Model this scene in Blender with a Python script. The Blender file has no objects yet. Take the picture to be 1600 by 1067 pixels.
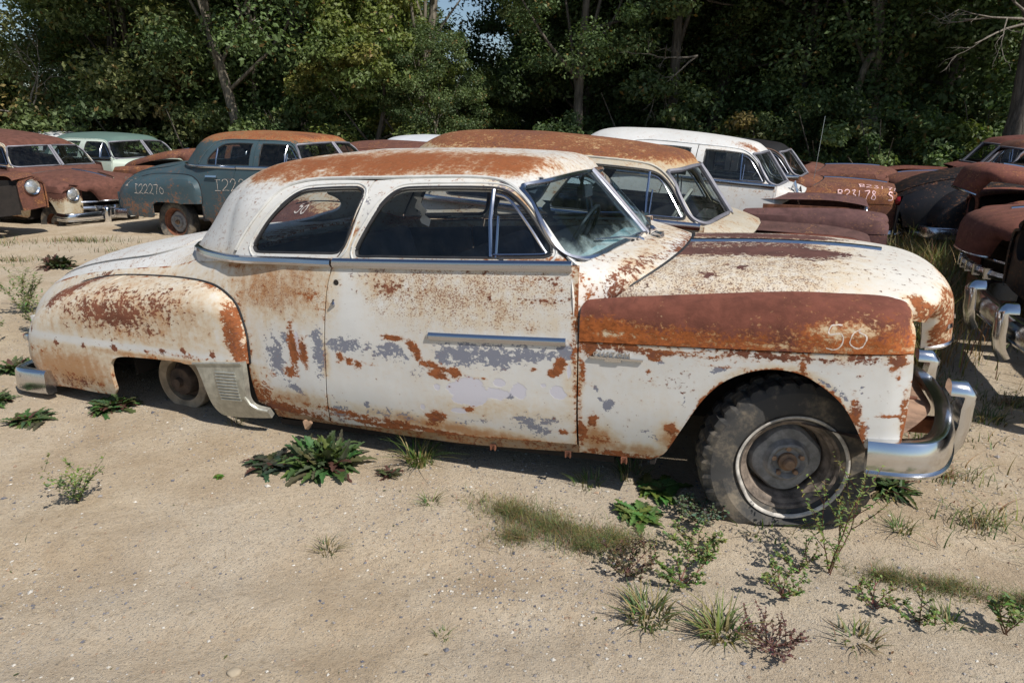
import bpy, bmesh, math, random
import numpy as np
from mathutils import Vector, Matrix, geometry
R = math.radians
SC = bpy.context.scene
COL = SC.collection

# ---------------------------------------------------------------- camera, sky, sun, exposure
cam_d = bpy.data.cameras.new("camera"); cam = bpy.data.objects.new("camera", cam_d); COL.objects.link(cam)
cam_d.sensor_width = 36; cam_d.lens = 36 * 1050 / 1600
cam_d.clip_start = .05; cam_d.clip_end = 600
cam.location = (0, 0, 1.4806); cam.rotation_euler = (R(90 - 17.3727), 0, 0)
SC.camera = cam
SUN_AZ, SUN_EL = math.atan2(.71, -.70), R(49)          # azimuth from +Y towards +X
w = bpy.data.worlds.new("World"); SC.world = w; w.use_nodes = True
nt = w.node_tree
sky = nt.nodes.new("ShaderNodeTexSky"); sky.sky_type = 'NISHITA'; sky.sun_disc = False
sky.sun_elevation = SUN_EL; sky.sun_rotation = SUN_AZ; sky.air_density = 1.1; sky.dust_density = .6; sky.ozone_density = 2.2
nt.links.new(sky.outputs[0], nt.nodes["Background"].inputs[0]); nt.nodes["Background"].inputs[1].default_value = .085
sun_d = bpy.data.lights.new("sun", 'SUN'); sun_d.energy = 4.6; sun_d.angle = R(.53); sun_d.color = (1, .95, .87)
sun = bpy.data.objects.new("sun", sun_d); COL.objects.link(sun)
sv = Vector((math.sin(SUN_AZ) * math.cos(SUN_EL), math.cos(SUN_AZ) * math.cos(SUN_EL), math.sin(SUN_EL)))
sun.rotation_euler = sv.to_track_quat('Z', 'Y').to_euler()
SC.view_settings.view_transform = 'Standard'; SC.view_settings.look = 'None'
SC.view_settings.exposure = .10; SC.view_settings.gamma = 1
SC.cycles.max_bounces = 10; SC.cycles.transparent_max_bounces = 24; SC.cycles.transmission_bounces = 8; SC.cycles.glossy_bounces = 5
SC.cycles.sample_clamp_indirect = 6

# ---------------------------------------------------------------- numeric helpers
def _h(i, j, k, s):
    n = (i * 374761393 + j * 668265263 + k * 2147483647 + s * 974711) & 0xffffffff
    n = ((n ^ (n >> 13)) * 1274126177) & 0xffffffff
    return ((n ^ (n >> 16)) & 0xffff) / 65535.
def vnoise(P, sc, seed=0):
    Q = np.asarray(P, float) * sc; I = np.floor(Q).astype(np.int64); f = Q - I; f = f * f * (3 - 2 * f)
    out = 0
    for a in (0, 1):
        for b in (0, 1):
            for c in (0, 1):
                wgt = (f[:, 0] if a else 1 - f[:, 0]) * (f[:, 1] if b else 1 - f[:, 1]) * (f[:, 2] if c else 1 - f[:, 2])
                out = out + wgt * _h(I[:, 0] + a, I[:, 1] + b, I[:, 2] + c, seed)
    return out
def fbm(P, sc, oct=4, seed=0):
    o = 0; a = .5; t = 0
    for k in range(oct):
        o = o + a * vnoise(P, sc, seed + k); t += a; a *= .5; sc *= 2.03
    return o / t
def sst(a, b, x):
    t = np.clip((np.asarray(x, float) - a) / (b - a), 0, 1); return t * t * (3 - 2 * t)
def pch(x, xs, ys):
    xs = np.asarray(xs, float); ys = np.asarray(ys, float); x = np.clip(np.asarray(x, float), xs[0], xs[-1])
    h = np.diff(xs); dl = np.diff(ys) / h; m = np.empty(len(xs)); m[0] = dl[0]; m[-1] = dl[-1]
    for i in range(1, len(xs) - 1):
        m[i] = 0 if dl[i-1] * dl[i] <= 0 else 3 * (h[i-1] + h[i]) / ((2*h[i] + h[i-1]) / dl[i-1] + (h[i] + 2*h[i-1]) / dl[i])
    i = np.clip(np.searchsorted(xs, x) - 1, 0, len(xs) - 2); t = (x - xs[i]) / h[i]
    return ys[i]*(1+2*t)*(1-t)**2 + ys[i+1]*t*t*(3-2*t) + h[i]*(m[i]*t*(1-t)**2 - m[i+1]*t*t*(1-t))

# ---------------------------------------------------------------- object helpers
def tag(o, label=None, cat=None, group=None, kind=None):
    if label: o['label'] = label
    if cat: o['category'] = cat
    if group: o['group'] = group
    if kind: o['kind'] = kind
    return o
def empty(name, loc=(0, 0, 0)):
    o = bpy.data.objects.new(name, None); COL.objects.link(o); o.location = loc; o.empty_display_size = .2
    return o
def link(name, me, mat=None, parent=None):
    o = bpy.data.objects.new(name, me); COL.objects.link(o)
    if mat is not None and len(me.materials) == 0: me.materials.append(mat)
    if parent is not None: o.parent = parent
    return o
def mesh(name, V, F, smooth=True, sharp=None, attrs=None):
    me = bpy.data.meshes.new(name)
    me.from_pydata([tuple(v) for v in np.asarray(V, float).tolist()], [], [tuple(f) for f in F])
    if attrs:
        for k, a in attrs.items():
            at = me.color_attributes.new(k, 'FLOAT_COLOR', 'POINT'); at.data.foreach_set('color', np.ascontiguousarray(a, np.float32).ravel())
    if smooth:
        me.shade_smooth()
        if sharp: me.set_sharp_from_angle(angle=R(sharp))
    me.update()
    return me
def quads(name, V, A=None):
    """fast mesh of separate quads: V is (n, 4, 3), A one colour per quad"""
    n = len(V); me = bpy.data.meshes.new(name); me.vertices.add(4*n); me.vertices.foreach_set('co', np.ascontiguousarray(V, np.float32).ravel())
    me.loops.add(4*n); me.loops.foreach_set('vertex_index', np.arange(4*n, dtype=np.int32)); me.polygons.add(n); me.polygons.foreach_set('loop_start', np.arange(0, 4*n, 4, dtype=np.int32))
    if A is not None:
        at = me.color_attributes.new('col', 'FLOAT_COLOR', 'POINT'); at.data.foreach_set('color', np.repeat(np.concatenate([A, np.ones((n, 1))], 1), 4, 0).astype(np.float32).ravel())
    me.update(calc_edges=True); return me
class MB:
    """collects boxes, tubes, lathes ... into one mesh"""
    def __init__(s): s.V = []; s.F = []
    def add(s, V, F):
        o = len(s.V); s.V += [tuple(map(float, v)) for v in V]; s.F += [tuple(i + o for i in f) for f in F]; return s
    def box(s, c, d, M=None, taper=1):
        x, y, z = d[0]/2, d[1]/2, d[2]/2
        P = [(-x,-y,-z),(x,-y,-z),(x,y,-z),(-x,y,-z),(-x*taper,-y*taper,z),(x*taper,-y*taper,z),(x*taper,y*taper,z),(-x*taper,y*taper,z)]
        P = [Vector(p) for p in P]
        if M is not None: P = [M @ p for p in P]
        return s.add([p + Vector(c) for p in P], [(0,3,2,1),(4,5,6,7),(0,1,5,4),(1,2,6,5),(2,3,7,6),(3,0,4,7)])
    def tube(s, pts, r, n=8, cap=True, closed=False):
        pts = [Vector(p) for p in pts]; m = len(pts); rs = r if hasattr(r, '__len__') else [r]*m
        V = []; up = Vector((.13, .31, .94))
        for i, p in enumerate(pts):
            a = pts[i-1] if (i > 0 or closed) else p; b = pts[(i+1) % m] if (i < m-1 or closed) else p
            t = (b - a).normalized() if (b - a).length > 1e-9 else Vector((0,0,1))
            u = t.cross(up)
            if u.length < 1e-3: u = t.cross(Vector((1,0,0)))
            u.normalize(); v = t.cross(u)
            V += [p + (u*math.cos(2*math.pi*k/n) + v*math.sin(2*math.pi*k/n))*rs[i] for k in range(n)]
        F = []
        for i in range(m if closed else m-1):
            j = (i+1) % m
            F += [(i*n+k, i*n+(k+1) % n, j*n+(k+1) % n, j*n+k) for k in range(n)]
        if cap and not closed: F += [tuple(range(n-1, -1, -1)), tuple(range((m-1)*n, m*n))]
        return s.add(V, F)
    def lathe(s, prof, n=32, M=None, close=False):
        """prof: (radius, along-axis) ; axis = Y, spun in XZ"""
        V = []; F = []; m = len(prof)
        for k in range(n):
            a = 2*math.pi*k/n
            V += [Vector((r*math.cos(a), y, r*math.sin(a))) for r, y in prof]
        for k in range(n):
            l = (k+1) % n
            F += [(k*m+i, l*m+i, l*m+i+1, k*m+i+1) for i in range(m-1)]
            if close: F.append((k*m+m-1, l*m+m-1, l*m, k*m))
        if M is not None: V = [M @ v for v in V]
        return s.add(V, F)
    def sweep(s, path, norms, prof, cap=True):
        """prof = list of (b, n): along binormal / outward normal"""
        path = [Vector(p) for p in path]; V = []; m = len(prof); L = len(path)
        for i, p in enumerate(path):
            t = (path[min(i+1, L-1)] - path[max(i-1, 0)]).normalized(); N = Vector(norms[i]); N = (N - t*N.dot(t)).normalized(); B = N.cross(t)
            V += [p + B*b + N*c for b, c in prof]
        F = [(i*m+k, i*m+(k+1) % m, (i+1)*m+(k+1) % m, (i+1)*m+k) for i in range(L-1) for k in range(m)]
        if cap: F += [tuple(range(m-1, -1, -1)), tuple(range((L-1)*m, L*m))]
        return s.add(V, F)
    def build(s, name, mat, parent=None, smooth=True, sharp=40, attrs=None):
        return link(name, mesh(name, s.V, s.F, smooth, sharp, attrs), mat, parent)

# ---------------------------------------------------------------- materials
def new_mat(name):
    m = bpy.data.materials.new(name); m.use_nodes = True; n = m.node_tree
    return m, n, n.nodes["Principled BSDF"], n.nodes["Material Output"]
def N(nt, t, **kw):
    n = nt.nodes.new(t)
    for k, v in kw.items():
        if k[0] == 'i' and k[1:].isdigit(): n.inputs[int(k[1:])].default_value = v
        elif k == 'inp':
            for a, b in v.items(): n.inputs[a].default_value = b
        else: setattr(n, k, v)
    return n
def math_n(nt, op, a, b=None, c=None, clamp=False):
    n = nt.nodes.new("ShaderNodeMath"); n.operation = op; n.use_clamp = clamp
    for i, x in enumerate((a, b, c)):
        if x is None: continue
        if hasattr(x, 'is_linked') or hasattr(x, 'links'): nt.links.new(x, n.inputs[i])
        else: n.inputs[i].default_value = x
    return n.outputs[0]
def mix(nt, f, a, b, mode='MIX'):
    n = nt.nodes.new("ShaderNodeMix"); n.data_type = 'RGBA'; n.blend_type = mode
    for i, x in ((0, f), (6, a), (7, b)):
        if hasattr(x, 'links'): nt.links.new(x, n.inputs[i])
        elif i == 0: n.inputs[0].default_value = x
        else: n.inputs[i].default_value = (*x, 1) if len(x) == 3 else x
    return n.outputs[2]
def smooth(nt, lo, hi, x):
    n = nt.nodes.new("ShaderNodeMapRange"); n.interpolation_type = 'SMOOTHSTEP'
    nt.links.new(x, n.inputs[0]); n.inputs[1].default_value = lo; n.inputs[2].default_value = hi
    return n.outputs[0]
def coords(nt, scale=(1, 1, 1), kind='Object'):
    tc = nt.nodes.new("ShaderNodeTexCoord"); mp = nt.nodes.new("ShaderNodeMapping"); mp.inputs[3].default_value = scale
    nt.links.new(tc.outputs[kind], mp.inputs[0]); return mp.outputs[0]
def noise(nt, vec, scale, detail=5, rough=.6, dist=0):
    n = nt.nodes.new("ShaderNodeTexNoise"); nt.links.new(vec, n.inputs['Vector'])
    n.inputs['Scale'].default_value = scale; n.inputs['Detail'].default_value = detail; n.inputs['Roughness'].default_value = rough; n.inputs['Distortion'].default_value = dist
    return n.outputs[0]
def bump(nt, bsdf, h, strength, dist):
    b = nt.nodes.new("ShaderNodeBump"); b.inputs['Strength'].default_value = strength; b.inputs['Distance'].default_value = dist
    nt.links.new(h, b.inputs['Height']); nt.links.new(b.outputs[0], bsdf.inputs['Normal'])
def simple(name, col, rough=.7, metal=0, var=.25, scale=12, bmp=0, spec=.5):
    m, nt, b, o = new_mat(name); v = coords(nt)
    n = noise(nt, v, scale, 6, .65)
    c = mix(nt, smooth(nt, .3, .7, n), tuple(x*(1-var) for x in col), tuple(min(1, x*(1+var)) for x in col))
    nt.links.new(c, b.inputs['Base Color']); b.inputs['Metallic'].default_value = metal
    r = math_n(nt, 'MULTIPLY_ADD', n, .3, rough-.15, clamp=True); nt.links.new(r, b.inputs['Roughness'])
    b.inputs['Specular IOR Level'].default_value = spec
    if bmp: bump(nt, b, n, bmp, .004)
    return m
def paint(name, base, soft=.05, dark=(.17,.06,.032), orange=(.25,.080,.026), primer=(.20,.212,.262), pale=(.56,.55,.61), rough=.5, fine=1.0, amp=1.5, mott=1.):
    """weathered body paint; 'wear' = stain, primer, dark rust ; 'wear2' = pale patch, orange rust, speckle"""
    m, nt, b, o = new_mat(name)
    a1 = N(nt, "ShaderNodeAttribute", attribute_name='wear'); a2 = N(nt, "ShaderNodeAttribute", attribute_name='wear2')
    s1 = N(nt, "ShaderNodeSeparateColor"); s2 = N(nt, "ShaderNodeSeparateColor")
    nt.links.new(a1.outputs[0], s1.inputs[0]); nt.links.new(a2.outputs[0], s2.inputs[0])
    S, P, D = s1.outputs[0], s1.outputs[1], s1.outputs[2]
    L, O, K = s2.outputs[0], s2.outputs[1], s2.outputs[2]
    v = coords(nt, (.75, .8, 1)); vs = coords(nt, (1, 1, .16))
    n1 = noise(nt, v, 15*fine, 9, .68, .3); n2 = noise(nt, v, 42*fine, 6, .7); n3 = noise(nt, v, 5, 4, .6); n4 = noise(nt, v, 190*fine, 3, .6); n5 = noise(nt, v, 88*fine, 5, .65); ns = noise(nt, vs, 26, 5, .6)
    def off(n, k): return math_n(nt, 'MULTIPLY_ADD', n, k, -.5*k)
    def msk(val, nz, wd=soft, th=.5): return smooth(nt, th-wd, th+wd, math_n(nt, 'ADD', val, nz))
    nz1 = math_n(nt, 'ADD', math_n(nt, 'ADD', off(n1, amp*.8), off(n2, amp*.95)), off(n5, amp*.75)); nz2 = math_n(nt, 'ADD', math_n(nt, 'ADD', off(n2, amp*1.1), off(n3, amp*.45)), off(n5, amp*.9))
    nzs = math_n(nt, 'ADD', math_n(nt, 'ADD', off(n1, .9), off(ns, .9)), off(n2, 1.1))
    c = mix(nt, smooth(nt, .3, .75, n3), tuple(x*.90 for x in base), base)
    # stain
    sv_ = math_n(nt, 'ADD', S, math_n(nt, 'MULTIPLY', nzs, math_n(nt, 'MINIMUM', math_n(nt, 'MULTIPLY', S, 1.6), .8)), clamp=True)
    c = mix(nt, math_n(nt, 'MULTIPLY', smooth(nt, .04, .60, sv_), .85), c, tuple(x*y for x, y in zip(base, (.88, .73, .53))))
    c = mix(nt, math_n(nt, 'MULTIPLY', smooth(nt, .42, 1.05, sv_), .9), c, (.385, .195, .08))
    # speckle
    km = smooth(nt, .60, .66, math_n(nt, 'MULTIPLY_ADD', n4, .62, math_n(nt, 'MULTIPLY_ADD', K, .23, math_n(nt, 'MULTIPLY', n1, .26))))
    c = mix(nt, math_n(nt, 'MULTIPLY', km, .8), c, tuple(x*1.1 for x in dark))
    pm = msk(P, nz1, .04); c = mix(nt, pm, c, primer)
    lm = msk(L, off(n1, .8), .03); c = mix(nt, lm, c, pale)
    hal = smooth(nt, .18, .62, math_n(nt, 'ADD', math_n(nt, 'MAXIMUM', O, math_n(nt, 'MULTIPLY', D, .75)), math_n(nt, 'MULTIPLY', nz1, .7)))
    c = mix(nt, math_n(nt, 'MULTIPLY', hal, .5), c, (.50, .24, .075))
    om = msk(O, nz1); oc = mix(nt, smooth(nt, .35, .65, n2), tuple(x*(1-.38*mott) for x in orange), tuple(x*(1+.25*mott) for x in orange)); c = mix(nt, om, c, oc)
    dm = msk(D, nz2); dc = mix(nt, smooth(nt, .3, .7, n1), tuple(x*.72 for x in dark), tuple(x*1.25 for x in dark)); c = mix(nt, dm, c, dc)
    nt.links.new(c, b.inputs['Base Color'])
    rm = math_n(nt, 'MAXIMUM', om, dm); rr = math_n(nt, 'MULTIPLY_ADD', rm, .33, math_n(nt, 'MULTIPLY_ADD', S, .18, rough-.02), clamp=True)
    nt.links.new(rr, b.inputs['Roughness']); b.inputs['Specular IOR Level'].default_value = .4
    hh = math_n(nt, 'SUBTRACT', math_n(nt, 'MULTIPLY', n2, math_n(nt, 'MULTIPLY_ADD', rm, .8, .12)), math_n(nt, 'MULTIPLY', math_n(nt, 'MAXIMUM', pm, lm), .25))
    bump(nt, b, hh, .6, .004)
    return m
def chrome_mat(name, col=(.72, .73, .75), rough=.13, dirt=.25):
    m, nt, b, o = new_mat(name); v = coords(nt); n = noise(nt, v, 25, 8, .7); n2 = noise(nt, v, 6, 4, .6)
    k = smooth(nt, .56, .72, n); k = math_n(nt, 'MULTIPLY', k, dirt)
    c = mix(nt, k, col, (.22, .13, .08)); nt.links.new(c, b.inputs['Base Color']); b.inputs['Metallic'].default_value = 1
    r = math_n(nt, 'MULTIPLY_ADD', n2, .25, math_n(nt, 'MULTIPLY_ADD', k, .5, rough-.10), clamp=True); nt.links.new(r, b.inputs['Roughness'])
    bump(nt, b, n2, .06, .01)
    return m
def glass_mat(name, tint=(.80, .84, .84), dust=.06, dcol=(.55, .55, .52), low=None):
    m, nt, b, o = new_mat(name)
    tr = N(nt, "ShaderNodeBsdfTransparent"); tr.inputs[0].default_value = (*tint, 1)
    gl = N(nt, "ShaderNodeBsdfGlossy"); gl.inputs['Roughness'].default_value = .03
    lw = N(nt, "ShaderNodeLayerWeight"); lw.inputs[0].default_value = .5; fr5 = math_n(nt, 'MULTIPLY_ADD', math_n(nt, 'POWER', lw.outputs['Facing'], 5), .90, .045)
    df = N(nt, "ShaderNodeBsdfDiffuse"); df.inputs[0].default_value = (*dcol, 1)
    v = coords(nt); n = noise(nt, v, 14, 8, .7); n5 = noise(nt, v, 120, 3, .6)
    dm = math_n(nt, 'MULTIPLY', smooth(nt, .35, .75, n), dust*2)
    dm = math_n(nt, 'ADD', dm, math_n(nt, 'MULTIPLY', smooth(nt, .72, .75, n5), .10))
    if low:
        sx = N(nt, "ShaderNodeSeparateXYZ"); nt.links.new(v, sx.inputs[0])
        zz = math_n(nt, 'ADD', sx.outputs[2], math_n(nt, 'MULTIPLY_ADD', n, .16, -.08))
        dm = math_n(nt, 'ADD', dm, math_n(nt, 'MULTIPLY', smooth(nt, low[1], low[0], zz), low[2]), clamp=True)
    m1 = N(nt, "ShaderNodeMixShader"); m2 = N(nt, "ShaderNodeMixShader")
    nt.links.new(fr5, m1.inputs[0]); nt.links.new(tr.outputs[0], m1.inputs[1]); nt.links.new(gl.outputs[0], m1.inputs[2])
    nt.links.new(dm, m2.inputs[0]); nt.links.new(m1.outputs[0], m2.inputs[1]); nt.links.new(df.outputs[0], m2.inputs[2])
    nt.links.new(m2.outputs[0], o.inputs[0])
    return m
M = {}
M['chrome'] = chrome_mat('chrome'); M['chrome_worn'] = chrome_mat('chrome_worn', (.62, .63, .66), .2, .6)
M['trim'] = chrome_mat('trim_chrome', (.50, .52, .58), .17, .15); M['divider'] = simple('divider_metal', (.20, .20, .23), .6, .4, .15, 20); M['plain_white'] = simple('plain_white', (.56, .56, .54), .5, 0, .12, 18)
M['aluminium'] = simple('stone_guard_metal', (.42, .42, .37), .45, .55, .2, 30)
M['glass'] = glass_mat('side_glass', (.90, .93, .95), .006); M['ws_glass'] = glass_mat('windshield_glass', (.62, .76, .84), .006, (.46, .60, .60), (1.075, 1.175, .45))
M['bg_glass'] = glass_mat('old_glass', (.66, .72, .72), .012)
M['rubber'] = simple('seal_rubber', (.018, .018, .02), .6, 0, .3, 20)
M['dark'] = simple('underbody', (.018, .014, .012), .9, 0, .4, 8)
M['seat'] = simple('seat_cloth', (.05, .05, .058), .9, 0, .4, 9)
M['interior'] = simple('interior_trim', (.055, .055, .06), .8, 0, .3, 9)
M['rust'] = simple('bare_rust', (.17, .065, .035), .9, 0, .5, 14, .5)
M['rust_dusty'] = simple('dusty_rust', (.30, .19, .12), .95, 0, .45, 9, .5)
M['brake'] = simple('brake_plate', (.33, .26, .18), .9, 0, .35, 16, .3)
M['drum'] = simple('brake_drum', (.07, .048, .035), .85, 0, .5, 18, .5)
M['chalk'] = simple('chalk', (.66, .57, .50), .95, 0, .2, 60)
M['pinkchalk'] = simple('pink_chalk', (.75, .50, .50), .95, 0, .2, 60)
M['wheel'] = simple('wheel_steel', (.23, .225, .22), .62, 0, .35, 22, .3)
M['whitewall'] = simple('white_sidewall', (.47, .44, .40), .75, 0, .45, 16)
M['lens'] = simple('red_lens', (.22, .01, .012), .15, 0, .2, 10)
M['white_trim'] = simple('pale_plastic', (.62, .60, .55), .6, 0, .15, 15)
M['lamp_glass'] = simple('lamp_glass', (.55, .57, .58), .12, .6, .15, 30)
def tyre_mat():
    m, nt, b, o = new_mat('tyre_rubber'); v = coords(nt); n = noise(nt, v, 9, 8, .65); n2 = noise(nt, v, 60, 5, .7)
    k = smooth(nt, .45, .66, math_n(nt, 'ADD', math_n(nt, 'MULTIPLY', n, .8), math_n(nt, 'MULTIPLY', n2, .2)))
    c = mix(nt, math_n(nt, 'MULTIPLY', k, .85), (.044, .043, .042), (.22, .18, .13)); nt.links.new(c, b.inputs['Base Color'])
    b.inputs['Roughness'].default_value = .8; bump(nt, b, n2, .3, .003); return m
M['tyre'] = tyre_mat()

# ---------------------------------------------------------------- sheet-metal panels: an outline filled with a fine net and bent over a surface
def spl(pts, closed=True, sub=6):
    """(x, y) smooth points, (x, y, 1) corners -> dense polyline"""
    n = len(pts); out = []
    for i in range(n if closed else n-1):
        p1, p2 = pts[i], pts[(i+1) % n]
        p0 = pts[i-1] if (closed or i > 0) else p1; p3 = pts[(i+2) % n] if (closed or i+2 < n) else p2
        a, b = np.array(p1[:2], float), np.array(p2[:2], float)
        if len(p1) > 2 and len(p2) > 2: out.append(a); continue
        m1 = (b-a) if len(p1) > 2 else (b - np.array(p0[:2]))*.5
        m2 = (b-a) if len(p2) > 2 else (np.array(p3[:2]) - a)*.5
        L = np.linalg.norm(b-a)
        for m_ in (m1, m2):
            l = np.linalg.norm(m_)
            if l > L: m_ *= L/l
        for k in range(sub):
            t = k/sub
            out.append((2*t**3-3*t*t+1)*a + (t**3-2*t*t+t)*m1 + (-2*t**3+3*t*t)*b + (t**3-t*t)*m2)
    if not closed: out.append(np.array(pts[-1][:2], float))
    return np.array(out)
def dens(poly, step, closed=True):
    out = []; n = len(poly)
    for i in range(n if closed else n-1):
        a, b = poly[i], poly[(i+1) % n]; L = np.linalg.norm(b-a); k = max(1, int(round(L/step)))
        if L < 1e-7: continue
        out += [a + (b-a)*j/k for j in range(k)]
    if not closed: out.append(poly[-1])
    return np.array(out)
def inside(P, poly):
    x, y = P[:, 0], P[:, 1]; r = np.zeros(len(P), bool); n = len(poly); j = n-1
    for i in range(n):
        xi, yi = poly[i]; xj, yj = poly[j]
        if yi != yj:
            r ^= ((yi > y) != (yj > y)) & (x < (xj-xi)*(y-yi)/(yj-yi)+xi)
        j = i
    return r
def pdist(P, Q):
    o = np.empty(len(P))
    for i in range(0, len(P), 2000):
        d = P[i:i+2000, None, :] - Q[None]; o[i:i+2000] = np.sqrt((d*d).sum(2).min(1))
    return o
def pldist(P, Q):
    """distance to an open polyline"""
    o = np.full(len(P), 1e9)
    for a, b in zip(Q[:-1], Q[1:]):
        ab = b-a; t = np.clip(((P-a)@ab)/max(1e-12, ab@ab), 0, 1); o = np.minimum(o, np.linalg.norm(P - a - t[:, None]*ab, axis=1))
    return o
def net(outer, holes, step):
    loops = [dens(np.asarray(l, float), step) for l in [outer] + list(holes)]
    V = []; E = []
    for l in loops:
        o = len(V); V += list(l); E += [(o+i, o+(i+1) % len(l)) for i in range(len(l))]
    B = np.array(V); lo, hi = loops[0].min(0), loops[0].max(0)
    hx_ = step; hy_ = step*.866
    xs = np.arange(lo[0], hi[0]+hx_, hx_); ys = np.arange(lo[1], hi[1]+hy_, hy_)
    G = np.array([(x + (hx_*.5 if j % 2 else 0), y) for j, y in enumerate(ys) for x in xs])
    if len(G):
        k = inside(G, loops[0])
        for h in loops[1:]: k &= ~inside(G, h)
        G = G[k]
        if len(G): G = G[pdist(G, B) > .55*step]
    P = [Vector(p) for p in V] + [Vector(p) for p in G]
    r = geometry.delaunay_2d_cdt(P, E, [], 0, 1e-7)
    V2 = np.array([(p[0], p[1]) for p in r[0]]); F = [tuple(f) for f in r[2]]
    c = np.array([V2[list(f)].mean(0) for f in F]); k = inside(c, loops[0])
    for h in loops[1:]: k &= ~inside(c, h)
    F = [f for f, q in zip(F, k) if q]
    used = sorted({i for f in F for i in f}); mp = {a: b for b, a in enumerate(used)}
    return V2[used], [tuple(mp[i] for i in f) for f in F]
def weld(parts, tol=2e-4):
    """join (V, F) lists, merging vertices that coincide"""
    V = []; F = []; key = {}
    for v, f in parts:
        ids = []
        for p in v:
            k = tuple(np.round(p/tol/5).astype(int)); 
            if k not in key: key[k] = len(V); V.append(p)
            ids.append(key[k])
        for q in f:
            g = tuple(dict.fromkeys(ids[i] for i in q))
            if len(g) > 2: F.append(g)
    return np.array(V), F
def shell(V, F, out, thick=.012):
    """orient the faces to 'out' and turn a return lip inwards along every free edge"""
    V = np.asarray(V, float); n3 = np.zeros_like(V)
    for f in F:
        nn = np.cross(V[f[1]]-V[f[0]], V[f[2]]-V[f[0]])
        for i in f: n3[i] += nn
    o = np.array(out, float)
    sgn = (n3 @ o).sum() if o.ndim == 1 else (n3*o).sum()
    if sgn < 0: F = [f[::-1] for f in F]; n3 = -n3
    n3 /= np.maximum(np.linalg.norm(n3, axis=1, keepdims=True), 1e-12)
    if thick:
        cnt = {}
        for f in F:
            for a, b in zip(f, f[1:]+f[:1]): cnt[(a, b)] = 1
        be = [e for e in cnt if (e[1], e[0]) not in cnt]
        mp = {}; X = [V]; k = len(V)
        for a, b in be:
            for i in (a, b):
                if i not in mp: mp[i] = k; k += 1; X.append((V[i]-n3[i]*thick)[None])
        V = np.vstack(X); F = F + [(b, a, mp[a], mp[b]) for a, b in be]
    return V, F

# ---- body surfaces in car space: x forward from the front hub, y to the left, z up from the hub
ZB, HH, XM, Z0 = .74, .53, -2.1, .25
def wz(z):
    t = np.clip((np.asarray(z, float)-ZB)/HH, -.3, 1); tp = np.maximum(t, 0); return (.87-.16*t)*(1-tp**5)**.4545
def Lf(z): return pch(z, [.60,.786,.93,1.107,1.145,1.19,1.223,1.251,1.27], [1.56,1.43,1.31,1.155,1.108,1.02,.80,.43,.001])
def Lr(z): return pch(z, [.60,.80,.84,.954,1.113,1.18,1.218,1.25,1.27], [1.10,1.05,1.015,.90,.775,.68,.59,.40,.001])
def pz(z): return pch(z, [.7,1.0,1.09,1.16,1.24,1.27], [20,18,11,6,3.2,2.6])
def swp(z): return .165*(1-sst(1.10, 1.20, z))      # the two-piece windshield is bent back from its middle
def cab_y(x, z):
    x, z = np.broadcast_arrays(np.asarray(x, float), np.asarray(z, float)); d = x-XM; w_ = wz(z)
    L = np.where(d > 0, Lf(z), Lr(z)); t = np.clip(-d/.5, 0, 1); p = np.where(d > 0, pz(z), pz(z)*(1-t)+np.minimum(3.5, pz(z))*t); q = np.where(d > 0, 3., 2.2)
    lo = np.zeros_like(d); hi = w_*1.; k = swp(z)*sst(.25, .85, d/L)
    for _ in range(28):
        m = (lo+hi)/2; r = np.clip(np.abs(d+k*m)/L, 0, 1); c = m < w_*(1-r**q)**(1/p); lo = np.where(c, m, lo); hi = np.where(c, hi, m)
    return lo
def cab_xf(y, z):
    y = np.abs(y); L = Lf(z); D = L*(1-np.clip(y/wz(z), 0, 1)**pz(z))**(1/3.); d = D
    for _ in range(12): d = .5*d+.5*(D-swp(z)*y*sst(.25, .85, d/L))
    return XM+d
def cab_xr(y, z): return XM - Lr(z)*(1-np.clip(np.abs(y)/wz(z), 0, 1)**np.minimum(3.5, pz(z)))**(1/2.2)
def roof_z(x, y):
    lo = np.full(len(x), .74); hi = np.full(len(x), 1.2699)
    for _ in range(34):
        m = (lo+hi)/2; ins = np.abs(y) <= cab_y(x, m)
        d = x-XM; ins &= np.abs(d) < np.where(d > 0, Lf(m), Lr(m)); lo = np.where(ins, m, lo); hi = np.where(ins, hi, m)
    return lo
def hx(x): return pch(x, [-4.60,-4.5,-4.3,-4.1,-3.84,-3.57,-3.36,-3.1,-2.85,-2.6,-2.1,-1.95], [.06,.25,.395,.468,.525,.562,.583,.605,.68,.79,.97,1.03])
def wx(x): return pch(x, [-4.60,-4.3,-3.9,-3.5,-3.0,-2.5,-2.0,-1.4,-.8,-.4,.1,.35,.42], [.52,.67,.75,.80,.845,.888,.922,.93,.915,.905,.895,.87,.855])
def low_y(x, z):
    z = np.asarray(z, float); r = np.clip((z-Z0)/hx(x), 0, 1); lo = np.clip((Z0-z)/.4, 0, 2); return wx(x)*(1-r**3)**(1/3.)-.10*lo**2
def deck_z(x, y): h = np.minimum(hx(x), .60); h = h+(hx(x)-h)*sst(.45, .8, np.abs(y)/wx(x)); return Z0 + h*(1-np.clip(np.abs(y)/wx(x), 0, .999)**3)**(1/3.)

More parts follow.
